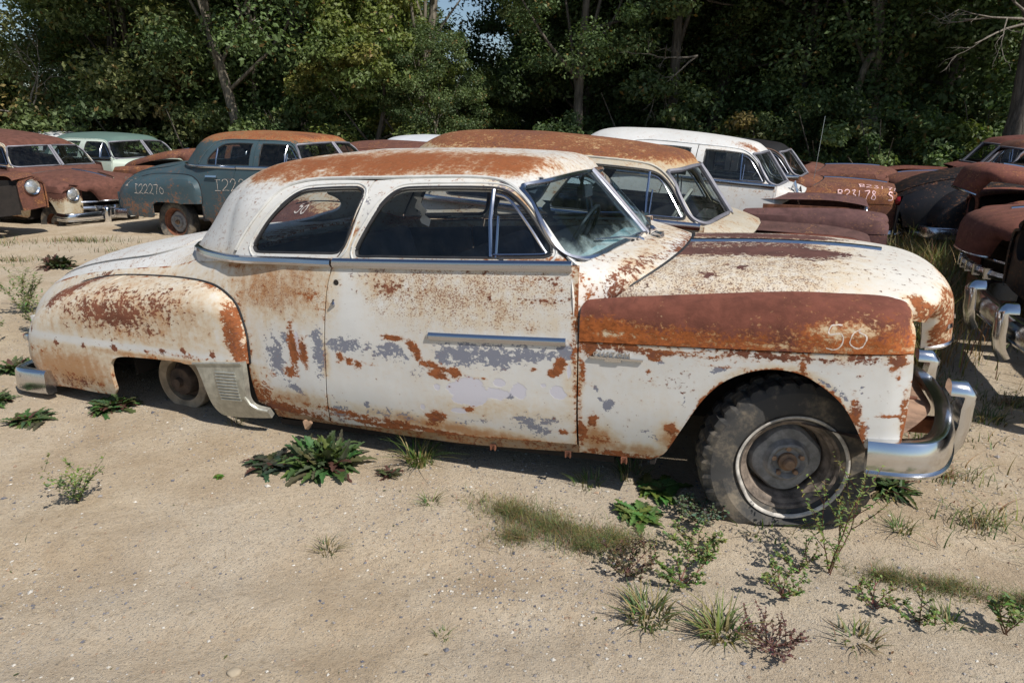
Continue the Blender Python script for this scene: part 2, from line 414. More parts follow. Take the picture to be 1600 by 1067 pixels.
DOOR = [(-1.917,0.79,1),(-1.954,0.678),(-1.992,0.426),(-2.007,0.278),(-2.047,0.006,1),(-0.814,0.032,1),(-0.792,0.487),(-0.789,0.787,1)]
DFRAME = [(-1.926,0.792,1),(-1.871,0.87),(-1.808,1.046),(-1.795,1.09),(-1.785,1.130,1),(-1.595,1.133),(-1.385,1.126),(-1.221,1.11),(-1.123,1.068),(-1.031,0.991),(-0.886,0.811),(-0.854,0.777,1)]
DWIN = [(-1.814,0.81),(-1.701,0.808,1),(-0.956,0.8,1),(-0.935,0.807),(-0.929,0.822),(-0.94,0.854),(-1.05,0.991),(-1.126,1.05),(-1.198,1.075),(-1.36,1.086),(-1.596,1.091),(-1.66,1.077),(-1.717,1.025),(-1.784,0.919),(-1.823,0.845)]
QUP = [(-1.935,0.792,1),(-1.88,0.87),(-1.817,1.046),(-1.804,1.095),(-1.792,1.13,1),(-1.988,1.139),(-2.172,1.135),(-2.294,1.1),(-2.398,0.981),(-2.467,0.895),(-2.514,0.828),(-2.53,0.79,1)]
QWIN = [(-2.388,0.83),(-2.359,0.824,1),(-1.947,0.82,1),(-1.912,0.827),(-1.88,0.865),(-1.825,1.046),(-1.826,1.083),(-1.875,1.101),(-2.134,1.099),(-2.21,1.073),(-2.309,0.988),(-2.377,0.901),(-2.402,0.857)]
DRIP = [(-2.522,0.828),(-2.472,0.901),(-2.401,0.989),(-2.295,1.108),(-2.172,1.143),(-1.988,1.147),(-1.752,1.141),(-1.385,1.132),(-1.213,1.115),(-1.113,1.073),(-1.023,0.996),(-0.876,0.816),(-0.821,0.764)]
RFEN = [(-2.479,0.284,1),(-2.472,0.413),(-2.489,0.499),(-2.524,0.575),(-2.595,0.627),(-2.696,0.662),(-2.857,0.677),(-3.151,0.678),(-3.465,0.672),(-3.701,0.649),(-3.87,0.612),(-4.01,0.549),(-4.10,0.473),(-4.165,0.384),(-4.205,0.259),(-4.20,0.187),(-4.165,0.077,1),(-4.02,0.052),(-3.837,0.061),(-3.529,0.047),(-3.439,0.051,1),(-3.412,0.087),(-3.396,0.222),(-3.355,0.268),(-3.265,0.286),(-2.959,0.284),(-2.879,0.279,1),(-2.85,0.272),(-2.79,0.274,1)]
ARCH = [(0.257,0.144,1),(0.21,0.246),(0.164,0.317),(0.093,0.379),(0.017,0.418),(-0.093,0.423),(-0.215,0.377),(-0.305,0.287),(-0.396,0.131),(-0.422,0.082),(-0.455,0.03),(-0.505,-0.002,1)]
FLOW = [(-0.785,0.49,1),(-0.024,0.492),(0.377,0.498,1),(0.382,0.42),(0.377,0.262),(0.369,0.162,1)] + ARCH + [(-0.576,-0.006,1),(-0.806,-0.009,1)]
FCAP = [(-0.783,0.494,1),(-0.024,0.497),(0.377,0.502,1),(0.388,0.581),(0.375,0.632),(0.342,0.656),(0.267,0.67),(0.102,0.683),(-0.042,0.685),(-0.349,0.673),(-0.596,0.662),(-0.75,0.651),(-0.774,0.638,1)]
BLOBS = "D,-3.381,0.523,0.276,0.085,0,0.62;D,-3.223,0.508,0.148,0.112,0,0.75;D,-2.987,0.550,0.210,0.088,0,0.55;D,-3.078,0.445,0.162,0.056,-10,0.5;D,-3.725,0.618,0.121,0.032,25,0.85;D,-3.833,0.572,0.052,0.051,40,0.8;D,-3.372,0.627,0.104,0.021,0,0.6;D,-3.235,0.620,0.064,0.014,0,0.6;D,-3.581,0.572,0.148,0.032,0,0.4;O,-2.521,0.427,0.044,0.159,6,0.85;D,-2.521,0.427,0.036,0.132,6,0.45;S,-3.221,0.515,0.876,0.217,0,0.62;S,-3.764,0.177,0.421,0.133,0,0.9;S,-3.053,0.303,0.544,0.032,-3,0.95;O,-3.851,0.152,0.268,0.072,0,0.33;O,-3.532,0.114,0.121,0.054,0,0.4;O,-3.910,0.282,0.215,0.023,-3,0.4;O,-2.918,0.315,0.264,0.014,-3,0.5;C,-3.271,0.340,0.779,0.016,-3,1.3;D,-3.793,0.334,0.016,0.015,0,0.9;D,-3.572,0.331,0.015,0.015,0,0.9;D,-3.331,0.330,0.019,0.018,0,1;D,-3.114,0.328,0.009,0.011,0,0.8;D,-2.992,0.331,0.022,0.014,0,0.8;D,-2.850,0.343,0.017,0.017,0,1;D,-2.663,0.337,0.017,0.017,0,1;D,-4.010,0.403,0.011,0.023,0,0.8;S,-2.276,0.673,0.316,0.169,0,0.78;S,-2.518,0.785,0.175,0.062,0,0.8;O,-2.513,0.776,0.147,0.043,0,0.36;O,-2.046,0.642,0.099,0.096,0,0.34;S,-2.421,0.318,0.071,0.201,0,0.5;O,-2.363,0.609,0.076,0.188,0,0.2;S,-2.489,0.180,0.057,0.173,0,0.9;K,-2.207,0.644,0.330,0.153,0,0.7;C,-2.208,0.331,0.188,0.137,0,0.75;P,-2.304,0.325,0.058,0.119,8,0.72;P,-2.035,0.380,0.036,0.108,0,0.8;P,-2.233,0.193,0.054,0.023,-25,0.75;P,-2.229,0.426,0.030,0.032,0,0.6;O,-2.188,0.380,0.022,0.103,0,0.95;O,-2.127,0.374,0.022,0.070,0,0.85;O,-2.231,0.265,0.038,0.030,0,0.7;D,-2.119,0.400,0.015,0.038,0,0.6;L,-2.158,0.407,0.015,0.054,0,1.2;O,-2.461,0.121,0.097,0.091,0,0.62;O,-2.315,0.058,0.237,0.028,-6,0.85;D,-2.375,0.053,0.160,0.021,-6,0.5;S,-2.227,0.117,0.231,0.048,0,0.8;O,-2.339,0.241,0.047,0.020,-30,0.4;D,-1.665,0.715,0.160,0.062,0,0.38;D,-1.637,0.687,0.096,0.040,0,0.5;D,-1.499,0.657,0.077,0.056,0,0.38;P,-1.758,0.747,0.147,0.026,0,0.34;P,-1.611,0.772,0.220,0.017,0,0.3;D,-1.338,0.762,0.176,0.022,0,0.32;D,-0.921,0.729,0.119,0.046,0,0.4;D,-0.938,0.649,0.075,0.016,0,0.72;D,-0.845,0.654,0.052,0.013,0,0.5;D,-0.978,0.539,0.066,0.024,0,0.5;D,-1.081,0.760,0.110,0.016,0,0.42;D,-1.158,0.653,0.009,0.013,0,0.9;D,-1.465,0.537,0.056,0.017,0,0.35;D,-1.475,0.588,0.062,0.017,0,0.3;S,-1.288,0.655,0.528,0.164,0,0.42;S,-1.651,0.701,0.192,0.085,0,0.5;S,-1.065,0.567,0.279,0.068,0,0.4;K,-1.287,0.668,0.557,0.164,0,0.75;C,-1.844,0.536,0.054,0.165,0,0.8;C,-1.855,0.165,0.141,0.129,0,0.5;P,-1.888,0.422,0.118,0.043,0,0.66;P,-1.654,0.411,0.099,0.039,0,0.66;P,-1.559,0.387,0.058,0.036,0,0.6;P,-1.719,0.422,0.200,0.024,0,0.4;P,-1.370,0.395,0.068,0.058,0,0.6;P,-1.293,0.411,0.114,0.049,0,0.8;P,-1.160,0.408,0.131,0.043,0,0.78;P,-0.989,0.427,0.167,0.030,0,0.7;P,-0.838,0.444,0.048,0.038,0,0.75;P,-1.501,0.331,0.096,0.036,0,0.34;P,-1.957,0.424,0.042,0.037,0,0.6;P,-1.071,0.458,0.255,0.017,0,0.4;O,-1.631,0.468,0.052,0.010,-4,1;O,-1.529,0.430,0.038,0.021,-42,0.85;O,-1.512,0.384,0.025,0.015,-40,0.75;O,-1.430,0.351,0.059,0.015,-14,0.95;O,-1.415,0.313,0.044,0.015,-14,0.95;O,-1.338,0.342,0.031,0.009,-10,0.8;O,-1.334,0.322,0.021,0.018,0,0.9;O,-1.918,0.362,0.018,0.019,0,0.9;O,-1.875,0.343,0.017,0.016,0,0.9;O,-1.825,0.331,0.021,0.019,0,0.9;O,-1.763,0.338,0.048,0.005,0,0.8;O,-0.867,0.388,0.022,0.025,-20,1;O,-0.893,0.353,0.027,0.014,0,0.9;O,-0.975,0.364,0.014,0.008,0,0.8;L,-1.276,0.244,0.082,0.060,0,0.95;L,-1.156,0.248,0.071,0.032,0,0.72;L,-1.336,0.260,0.049,0.027,0,0.8;L,-1.048,0.263,0.040,0.040,0,0.75;L,-1.133,0.296,0.029,0.020,0,0.9;L,-0.879,0.271,0.036,0.028,-30,0.85;L,-1.427,0.256,0.019,0.018,0,0.8;L,-0.939,0.297,0.014,0.011,0,0.8;L,-1.330,0.150,0.044,0.015,0,0.8;L,-1.510,0.152,0.013,0.019,0,0.7;L,-0.828,0.363,0.013,0.038,0,0.7;O,-1.203,0.305,0.042,0.004,0,0.9;P,-1.084,0.242,0.020,0.015,0,0.8;P,-1.975,0.074,0.051,0.060,0,0.7;P,-1.922,0.062,0.145,0.020,0,0.6;P,-1.810,0.134,0.017,0.019,0,0.8;P,-1.725,0.097,0.172,0.039,0,0.42;P,-1.560,0.082,0.099,0.032,0,0.5;P,-1.287,0.099,0.077,0.018,0,0.55;P,-1.004,0.122,0.129,0.047,0,0.5;P,-0.971,0.087,0.051,0.030,0,0.72;P,-1.075,0.144,0.058,0.018,0,0.55;O,-1.454,0.101,0.042,0.028,0,0.95;O,-1.472,0.075,0.052,0.019,0,0.8;D,-1.455,0.092,0.026,0.025,0,0.6;O,-1.663,0.052,0.136,0.023,-2,0.55;D,-1.697,0.052,0.172,0.016,0,0.35;O,-1.282,0.163,0.025,0.015,0,0.8;S,-1.400,0.057,0.639,0.031,-6,0.9;O,-1.404,0.020,0.642,0.014,-6,0.9;O,-1.735,0.023,0.313,0.013,-6,0.8;S,-1.147,0.167,0.356,0.060,0,0.4;O,-0.864,0.087,0.033,0.012,0,0.8;O,-0.805,0.419,0.011,0.352,0,0.6;O,-0.794,0.114,0.014,0.072,0,0.7;S,-0.817,0.254,0.038,0.168,0,0.4;O,-0.543,0.471,0.270,0.015,-2.5,0.75;D,-0.568,0.465,0.235,0.013,-2.5,0.6;D,-0.061,0.475,0.234,0.012,-2.5,0.75;O,-0.083,0.471,0.258,0.015,-2.5,0.55;D,0.225,0.483,0.098,0.012,-2.5,0.7;C,-0.306,0.475,0.057,0.009,0,0.9;O,0.036,0.445,0.010,0.038,0,0.95;O,0.332,0.476,0.026,0.032,0,0.9;D,0.332,0.476,0.021,0.023,0,0.9;O,0.338,0.417,0.008,0.046,0,0.5;O,-0.746,0.463,0.031,0.024,0,0.85;O,-0.490,0.444,0.024,0.013,0,0.85;D,-0.490,0.446,0.017,0.010,0,0.7;O,-0.514,0.385,0.007,0.008,0,0.9;P,-0.470,0.424,0.019,0.010,0,0.7;P,-0.258,0.408,0.030,0.013,20,0.75;P,-0.672,0.230,0.021,0.025,0,0.85;P,-0.718,0.292,0.008,0.014,0,0.8;P,-0.705,0.258,0.016,0.008,-30,0.8;P,-0.374,0.281,0.006,0.021,0,0.8;P,0.225,0.366,0.005,0.021,0,0.8;D,-0.392,0.363,0.062,0.041,0,0.3;O,-0.739,0.154,0.019,0.026,-10,0.95;O,-0.786,0.110,0.019,0.040,0,0.95;S,-0.728,0.064,0.081,0.069,0,0.85;O,-0.714,0.066,0.064,0.029,0,0.55;O,-0.423,0.148,0.020,0.027,0,0.9;S,-0.430,0.111,0.049,0.060,0,0.7;O,-0.648,0.010,0.159,0.012,0,0.7;S,-0.595,0.037,0.156,0.028,0,0.8;P,-0.506,0.117,0.045,0.022,0,0.5;O,-0.774,0.367,0.013,0.038,0,0.8;O,-0.786,0.200,0.008,0.198,0,0.6;P,0.177,0.338,0.044,0.012,-60,0.6;O,0.215,0.269,0.018,0.058,5,0.85;D,0.217,0.293,0.012,0.029,0,0.6;O,0.239,0.198,0.016,0.044,0,0.85;P,0.251,0.219,0.012,0.024,0,0.7;O,0.364,0.307,0.008,0.052,0,0.7;O,0.342,0.274,0.058,0.007,0,0.6;O,-0.102,0.426,0.195,0.006,0,0.5;P,0.112,0.381,0.041,0.010,-40,0.6"
def read_blobs():
    d = {}
    for r in BLOBS.split(';'):
        p = r.split(','); d.setdefault(p[0], []).append(tuple(float(q) for q in p[1:]))
    return d
LAY = "SPDOLCK"
def pack(d, n):
    z = np.zeros(n); S, P, D, O, L, C, K = [np.broadcast_to(d.get(k, z), (n,)) for k in LAY]
    S = S*(1-np.clip(C, 0, 1)); K = K*(1-np.clip(C, 0, 1))
    return {'wear': np.stack([S, P, D, np.ones(n)], 1), 'wear2': np.stack([L, O, K, np.ones(n)], 1)}
BL = read_blobs()
def wear_side(V):
    """stains and flaked paint of the coupe's side, laid out along its length and height"""
    x, z = V[:, 0], V[:, 2]; d = {}
    for k, rows in BL.items():
        m = np.zeros(len(V))
        for cx, cz, rx, rz, rot, s in rows:
            c, t = math.cos(R(rot)), math.sin(R(rot)); u = x-cx; v = z-cz; a, b = c*u+t*v, -t*u+c*v
            m = np.maximum(m, s*np.exp(-.55*((a/rx)**2+(b/rz)**2)))
        d[k] = m*1.18 if k == 'S' else m
    d['S'] = np.maximum(d['S'], .34*fbm(V, 3, 3)+.02); d['D'] = np.maximum(d['D'], .07); d['O'] = np.maximum(d['O'], .05); d['P'] = np.maximum(d['P'], .05)
    d['K'] = np.maximum(d['K'], .18); d['S'] = np.maximum(d['S'], .55*sst(.16, -.02, z)*(.4+fbm(V, 8, 3, 17)))
    d['D'] = np.maximum(d['D'], .52*np.exp(-((x+3.75)/.28)**2-((z-.11)/.055)**2)*(.3+1.3*fbm(V, 14, 3, 18)))
    return pack(d, len(V))
def ell(V, c, r, s, k=.55):
    q = np.abs(V-np.array(c)) if c[1] == 0 else (V*np.array((1, -1 if c[1] > 0 else 1, 1)) if False else V)-np.array(c)
    return s*np.exp(-k*(((V-np.array(c))/np.array(r))**2).sum(1))
def wear_roof(V):
    V = V-np.array((0, 0, .022)); x, y, z = V.T; ay = np.abs(y); f = fbm(V*np.array((1, 1, 1.5)), 5, 4, 3)-.5
    band = np.exp(-((ay-.49)/.20)**2)*sst(-2.62, -2.25, x)*(1-.55*sst(-1.12, -.96, x))
    rear = np.exp(-((z-1.17)/.055)**2)*sst(-2.75, -2.6, x)*(1-sst(-2.45, -2.2, x))*.95
    f2 = fbm(V*np.array((5, 1.2, 2.)), 3, 4, 4)-.5; O = .92*np.maximum(band, rear) + f*.45 + f2*.65; O = np.maximum(O, .30*sst(1.05, 1.2, z)+f*.4)
    sm = sst(1.06, 1.14, z)*(1-.5*sst(.3, .0, ay))
    edge = .75*np.exp(-((x+.93)/.10)**2-((z-.95)/.16)**2) + .5*np.exp(-((z-.79)/.03)**2)
    return pack({'O': np.clip(O*sm, 0, 1), 'S': np.clip(.12+.5*sm*(O+.2)+edge*.7, 0, 1), 'D': .1*np.ones(len(V)), 'P': .30*sst(1.17, 1.24, z), 'K': .1*np.ones(len(V))}, len(V))
def wear_frame(V):
    V = V-np.array((0, 0, .025)); x, y, z = V.T
    S = .12 + .75*np.exp(-((x+1.05)/.2)**2-((z-1.02)/.10)**2) + .8*np.exp(-((x+1.86)/.035)**2-((z-.92)/.12)**2) + .35*np.exp(-((z-.765)/.012)**2)
    O = .14 + .42*np.exp(-((x+1.86)/.03)**2-((z-.93)/.09)**2) + .5*np.exp(-((z-.768)/.009)**2) + .30*np.exp(-((x+1.0)/.16)**2-((z-1.03)/.05)**2)
    P = .42*np.exp(-((x+1.1)/.2)**2-((z-1.05)/.06)**2) + .12 + .3*np.exp(-((x+1.80)/.06)**2-((z-1.0)/.1)**2)
    return pack({'S': S, 'O': O, 'P': P, 'D': .12*np.ones(len(V))}, len(V))
def wear_hood(V):
    x, y, z = V.T; ay = np.abs(y); f = fbm(V, 6, 4, 9)-.5
    top = sst(.46, .18, ay)*(1-sst(.0, .30, x))*.66 + .42*np.exp(-((ay-.30)/.10)**2)*(1-sst(.05, .34, x)) + .5*np.exp(-((ay-.22)/.05)**2-((x-.12)/.22)**2)
    far = np.where(y > .02, .45, 0)*(1-sst(.1, .4, x))
    D = np.clip(np.maximum(top, far) + f*.3, 0, 1)
    for cx, cy, rx, s in ((-.2, -.52, .03, .8), (-.33, -.60, .035, .75), (-.62, -.66, .05, .6)): D = np.maximum(D, s*np.exp(-.6*((x-cx)/rx)**2-.6*((y-cy)/.03)**2))
    nose = sst(.50, .56, x + .4*f+.25*ay)*sst(.69, .60, z+.3*f)
    return pack({'D': np.maximum(D*.95, .2), 'S': .32*(1-sst(.1, .45, x))+.10+.5*nose, 'O': np.maximum(.15, .58*nose), 'P': .1*np.ones(len(V)), 'K': .70*(1-sst(.0, .42, x))+.25*nose}, len(V))
def wear_cap(V):
    V = V-np.array((-.02, 0, .023)); x, y, z = V.T; f = fbm(V*np.array((1, 1, .5)), 9, 4, 5)-.5; g = fbm(V, 30, 3, 6)-.5
    low = sst(.60, .49, z + .10*f)
    O = .15 + .75*low*(.5+.5*np.exp(-((x+.55)/.35)**2)) + .55*np.exp(-((x+.70)/.16)**2-((z-.53)/.06)**2) + .5*np.exp(-((x-.2)/.12)**2-((z-.53)/.06)**2) + f*.9
    D = 1.05-O*.9 - 0.15*sst(.37, .40, x)
    C = .0*x; lt = np.exp(-((x+.62)/.13)**2-((z-.505)/.018)**2) + .85*np.exp(-((x-.17)/.10)**2-((z-.55)/.045)**2) + .9*sst(.375, .405, x) + .6*np.exp(-((x-.1)/.3)**2-((z-.49)/.012)**2)
    lt = np.clip(lt*.8+g*1.6*lt+f*.8*lt, 0, 1)
    return pack({'O': np.clip(np.maximum(O, .75)*(1-.75*lt), 0, 1), 'D': np.clip(D, .0, 1)*(1-.8*lt), 'S': np.clip(.8-.3*lt, 0, 1), 'K': .5*lt}, len(V))
def wear_cowl(V):
    x, y, z = V.T; ay = np.abs(y); f = fbm(V, 9, 4, 8)-.5
    e = np.exp(-((x+.60)/.07)**2)
    return pack({'S': .25+.3*e+f*.4, 'D': .2+.28*np.exp(-((x-(-.47-.30*ay**1.5))/.035)**2)+.15*sst(.3, .2, ay)+f*.4, 'O': .18+.3*np.exp(-((ay-.85)/.03)**2), 'K': .5*e, 'P': .1*np.ones(len(V))}, len(V))

def chalk(glyphs, origin, ux, uz, size, surf, width=.010, jit=.03, seed=1, lift=.002):
    """handwritten strokes laid on a surface: surf(a, b) -> (point, normal)"""
    G = {'I': [[(.1,1),(.6,1)],[(.35,1),(.35,0)],[(.05,0),(.65,0)]], '2': [[(.05,.8),(.2,1),(.5,.98),(.58,.75),(.4,.45),(.05,.02),(.35,.08),(.65,0)]],
         '7': [[(.05,.95),(.6,1),(.4,.5),(.28,0)]], '0': [[(.35,.75),(.12,.6),(.1,.25),(.3,.02),(.55,.15),(.58,.5),(.35,.75)]],
         'B': [[(.12,0),(.1,1)],[(.0,.95),(.45,1),(.5,.7),(.15,.52),(.55,.4),(.5,.05),(.05,0)]], '3': [[(.08,.92),(.5,.95),(.25,.6),(.55,.38),(.4,.02),(.05,.1)]],
         '1': [[(.25,1),(.22,0)]], '8': [[(.55,.85),(.25,1),(.15,.75),(.5,.4),(.45,.03),(.1,.1),(.2,.45),(.55,.85)]], '5': [[(.55,1),(.15,.95),(.12,.6),(.45,.58),(.52,.25),(.3,0),(.02,.08)]],
         'S': [[(.5,.9),(.25,1),(.1,.75),(.45,.4),(.4,.05),(.05,.05)]], '9': [[(.5,.7),(.25,.55),(.12,.8),(.35,1),(.5,.7),(.4,0)]], '-': [[(.05,.5),(.5,.52)]]}
    rnd = random.Random(seed); mb = MB(); cx = 0
    for ch in glyphs:
        if ch == ' ': cx += .5; continue
        for st in G[ch]:
            st = [(a+cx+rnd.uniform(-jit, jit), b+rnd.uniform(-jit, jit)) for a, b in st]
            pl = spl([(*st[0], 1)] + st[1:-1] + [(*st[-1], 1)] if len(st) > 2 else [(*q, 1) for q in st], False, 5)
            pl = dens(np.array(pl), .12, False); L = []; 
            for i, q in enumerate(pl):
                t = pl[min(i+1, len(pl)-1)]-pl[max(i-1, 0)]; t = t/max(1e-9, np.linalg.norm(t)); nn = np.array((-t[1], t[0]))
                for s in (-1, 1):
                    k = q*size + nn*s*width*.5*(1+rnd.uniform(-.65, .4)); p, nv = surf(origin[0]+k[0]*ux, origin[1]+k[1]*uz)
                    L.append(Vector(p)+Vector(nv)*lift)
            m = len(L)//2; mb.add(L, [(2*i, 2*i+1, 2*i+3, 2*i+2) for i in range(m-1)])
        cx += .78
    return mb

# ---------------------------------------------------------------- one car, all its parts; options tell the wrecks apart
def tyre_geo(r=.362, w=.088, flat=0., lug=1, n=132, rim=.205):
    """axis Y, outer face towards -Y; flat = height of the hub above the ground when squashed"""
    prof = [(rim-.004,-w*.62),(rim+.012,-w*.80),(rim+.045,-w*1.0),(rim+.085,-w*1.05),(r-.035,-w*.98),(r-.012,-w*.88),(r-.002,-w*.78),(r,-w*.60),(r+.001,-w*.34),(r+.001,-w*.30),(r+.002,-w*.02),(r+.002,w*.02),(r+.001,w*.30),(r+.001,w*.34),(r,w*.60),(r-.002,w*.78),(r-.012,w*.9),(r-.06,w*1.02),(rim+.045,w),(rim,w*.62)]
    V = []; F = []; m = len(prof)
    for k in range(n):
        a = 2*math.pi*k/n
        for j, (rr, y) in enumerate(prof):
            q = rr
            if lug and rr > r-.03:
                ph = (k + (2 if y > 0 else 0)) % 4
                if j in (4, 5, 6, 7, 8, 10, 11, 13, 14, 15, 16): q -= .012 if ph == 0 else 0
                if j in (9, 12): q -= .010
                if j in (4, 5): q -= .007*((k//2) % 2)
            V.append(Vector((q*math.cos(a), y, q*math.sin(a))))
        l = (k+1) % n; F += [(k*m+i, l*m+i, l*m+i+1, k*m+i+1) for i in range(m-1)]
    return V, F
def squash(V, flat, rim=.205):
    """a flat tyre: bottom pressed level, sidewalls bellying outwards"""
    out = []
    for v in V:
        v = Vector(v); r = math.hypot(v.x, v.z)
        if v.z < 0 and r > rim:
            t = min(1, (r-rim)/.15)*max(0, min(1, (-v.z-.02)/.20)); s = max(0, min(1, (r-rim)/.06))
            if v.z < -flat:
                over = -flat-v.z; v.x *= 1+over*1.5; v.z = -flat - over*.02
            v.y *= 1 + .45*t*math.sin(min(1, (r-rim)/.13)*math.pi*.8)*s if v.y < 0 else 1 + .2*t
        out.append(v)
    return out
def bumper_path(ym, xs, z, n=15):
    """half path in plan from the side round to the middle, mirrored"""
    P = spl([(*p, 1) if i in (0, len(xs)-1) else p for i, p in enumerate(xs)], False, 6); P = dens(P, .05, False)
    pts = [(p[0], p[1], z+(.02 if False else 0)) for p in P]; full = pts + [(x, -y, zz) for x, y, zz in pts[::-1][1:]]
    nr = []
    for i in range(len(full)):
        a = Vector(full[max(i-1, 0)]); b = Vector(full[min(i+1, len(full)-1)]); t = (b-a).normalized(); nr.append(Vector((t.y, -t.x, 0)))
    return full, nr
class Car:
    def __init__(c, name, label, cat, mats, step=.05, deform=None, group=None, wear=None, **kw):
        c.root = empty(name); tag(c.root, label, cat, group); c.m = mats; c.step = step; c.df = deform; c.wear = wear or {}; c.k = kw; c.hi = step < .03
    def place(c, x, y, yaw, pitch=0, hub=.34, roll=0):
        """front axle centre above (x, y), hub = height of that axle's hubs"""
        X = Vector((math.cos(R(yaw))*math.cos(R(pitch)), -math.sin(R(yaw))*math.cos(R(pitch)), math.sin(R(pitch)))); Y = Vector((math.sin(R(yaw)), math.cos(R(yaw)), 0)); Z = X.cross(Y)
        Mx = Matrix(((X.x, Y.x, Z.x), (X.y, Y.y, Z.y), (X.z, Y.z, Z.z))); Mx = Mx @ Matrix.Rotation(R(roll), 3, 'X')
        c.root.rotation_euler = Mx.to_euler(); c.root.location = Vector((x, y, hub)) - Mx @ Vector((0, 0, c.z))
        return c
    z = .30
    def fin(c, V):
        V = np.array(V, float)
        if c.df: V = c.df(V)
        V = V.copy(); V[:, 2] += c.z; return V
    def W(c, key):
        w = c.wear.get(key, c.wear.get('*'))
        return w
    def skin(c, name, V, F, mat, out, wear=None, thick=.012, parent=None, mirror=False, sharp=35, edge=None):
        V = np.array(V, float)
        if mirror: V = V*np.array((1, -1, 1)); F = [f[::-1] for f in F]; out = np.array(out, float)*np.array((1, -1, 1))
        n0 = len(V); V, F = shell(V, F, out, thick); at = wear(V) if wear else None
        if at is not None and edge is not None:
            e = np.zeros(len(V)); e[:n0] = edge; q = np.exp(-(e/.009)**2)*np.clip(fbm(V, 11, 4, 33)*1.9-.35, 0, 1); at['wear2'][:, 1] = np.maximum(at['wear2'][:, 1], .8*q); q2 = np.exp(-(e/.03)**2)*np.clip(fbm(V, 6, 3, 34)*1.8-.4, 0, 1); at['wear'][:, 0] = np.maximum(at['wear'][:, 0], .7*q2)
        o = link(name, mesh(name, c.fin(V), F, True, sharp, at), c.m.get(mat) or M[mat], parent or c.root); return o
    def add(c, mb, name, mat, parent=None, sharp=40):
        mb.V = [tuple(v) for v in c.fin(mb.V)]; return mb.build(name, c.m.get(mat) or M[mat], parent or c.root, True, sharp)
    def side_panel(c, name, outline, holes, fn, mat, key, thick=.012, off=0., both=True, parent=None, right=True, left=True):
        ol = spl(outline); V2, F = net(ol, [spl(h) for h in holes], c.step); x, z = V2.T; V = np.stack([x, -(fn(x, z)+off), z], 1); o = []
        ed = pldist(V2, np.vstack([ol, ol[:1]])) if c.hi and key == 'side' else None
        if right: o.append(c.skin(name, V, F, mat, (0, -1, 0), c.W(key), thick, parent, edge=ed))
        if left: o.append(c.skin(name, V, F, mat, (0, -1, 0), c.W(key), thick, parent, True, edge=ed))
        return o
    # ---- cabin
    def cabin(c):
        st = c.step
        tA = .93; tB = .60
        def P(t, z):
            t = np.asarray(t, float); z = np.asarray(z, float); w_ = wz(z); out = np.zeros((len(t), 3))
            xa = cab_xf(tA*w_, z); pr = np.minimum(3.5, pz(z)); xb = XM-Lr(z)*(1-tB**pr)**(1/2.2)
            f = t < 1; y = np.where(f, t*tA*w_, 0); xf = cab_xf(y, z)
            s = np.clip(t-1, 0, 1); xs = xa+(xb-xa)*s; ys = cab_y(xs, z)
            r = np.clip(t-2, 0, 1); yr = tB*w_*(1-r); xr = cab_xr(yr, z)
            x = np.where(f, xf, np.where(t < 2, xs, xr)); y = np.where(f, y, np.where(t < 2, ys, yr))
            return np.stack([x, -y, z], 1)
        def T(x, z):   # side point -> t
            xa = cab_xf(tA*wz(z), z); pr = np.minimum(3.5, pz(z)); xb = XM-Lr(z)*(1-tB**pr)**(1/2.2)
            t = 1+(x-xa)/(xb-xa)
            if t < 1:
                y = cab_y(x, z); return float(y/wz(z)/tA)
            return float(t)
        drip = spl(DRIP, False, 5)
        iA = int(np.argmin(np.hypot(drip[:, 0]+1.113, drip[:, 1]-1.073))); iC = int(np.argmin(np.hypot(drip[:, 0]+2.295, drip[:, 1]-1.108)))
        front = drip[iA:][::-1]; rear = drip[:iC+1]
        zh = 1.122; tfa = T(*drip[iA])
        hdr = [(t, zh-(zh-drip[iA][1])*(t/tfa)**5) for t in np.linspace(0, tfa, 17)]
        fo = [(0, .74)] + [(t, .74) for t in np.linspace(.1, T(*front[0])-.05, 6)] + [(T(x, z), z) for x, z in front] + hdr[::-1][1:]
        # windshield pane outline (half)
        ws = [(.035, .802, 1), (.5, .796), (.88, .787), (.955, .80), (.975, .845), (.967, .97), (.948, 1.062), (.91, 1.085), (.5, 1.102), (.035, 1.108, 1)]
        zc = 1.108; trC = T(*drip[iC])
        top = [(t, zc) for t in np.linspace(trC, 3, 18)]
        ro = [(T(x, z), z) for x, z in rear] + top[1:] + [(3, .74), (2.4, .74), (2.0, .74), (T(-2.54, .79), .79)]
        bl = [(3, .85, 1), (2.35, .85), (2.05, .862), (1.965, .90), (1.975, .98), (2.05, 1.055), (2.2, 1.08), (3, 1.085, 1)]
        parts = []
        def half(poly, holes):
            sc = np.array((.85, 1)); V2, F = net(np.array(poly)*sc, [h*sc for h in holes], st); V2 = V2/sc
            return P(V2[:, 0], V2[:, 1]), F
        wsl = spl(ws, True, 5); 
        a = half(fo, [wsl])
        rb = spl(bl[:-1] + [bl[-1]], False, 5); ro2 = []
        # backlight: cut as a notch that meets its mirror image on the centre line
        ro_ = [(T(x, z), z) for x, z in rear] + top[1:] + [tuple(p) for p in rb[::-1]] + [(3, .74), (2.4, .74), (2.0, .74), (T(-2.54, .79), .79)]
        b = half(ro_, [])
        hdrP = P([p[0] for p in hdr], [p[1] for p in hdr]); topP = P([p[0] for p in top], [p[1] for p in top]); mid = drip[iC:iA+1]
        midP = np.stack([mid[:, 0], -cab_y(mid[:, 0], mid[:, 1]), mid[:, 1]], 1)
        edge = np.vstack([hdrP[:-1], midP[::-1][:-1], topP])          # front centre -> rear centre along the right side
        E = dens3(edge, st)
        full = np.vstack([E, (E*np.array((1, -1, 1)))[::-1][1:-1]])
        V2, F = net(full[:, :2], [], st*1.0)
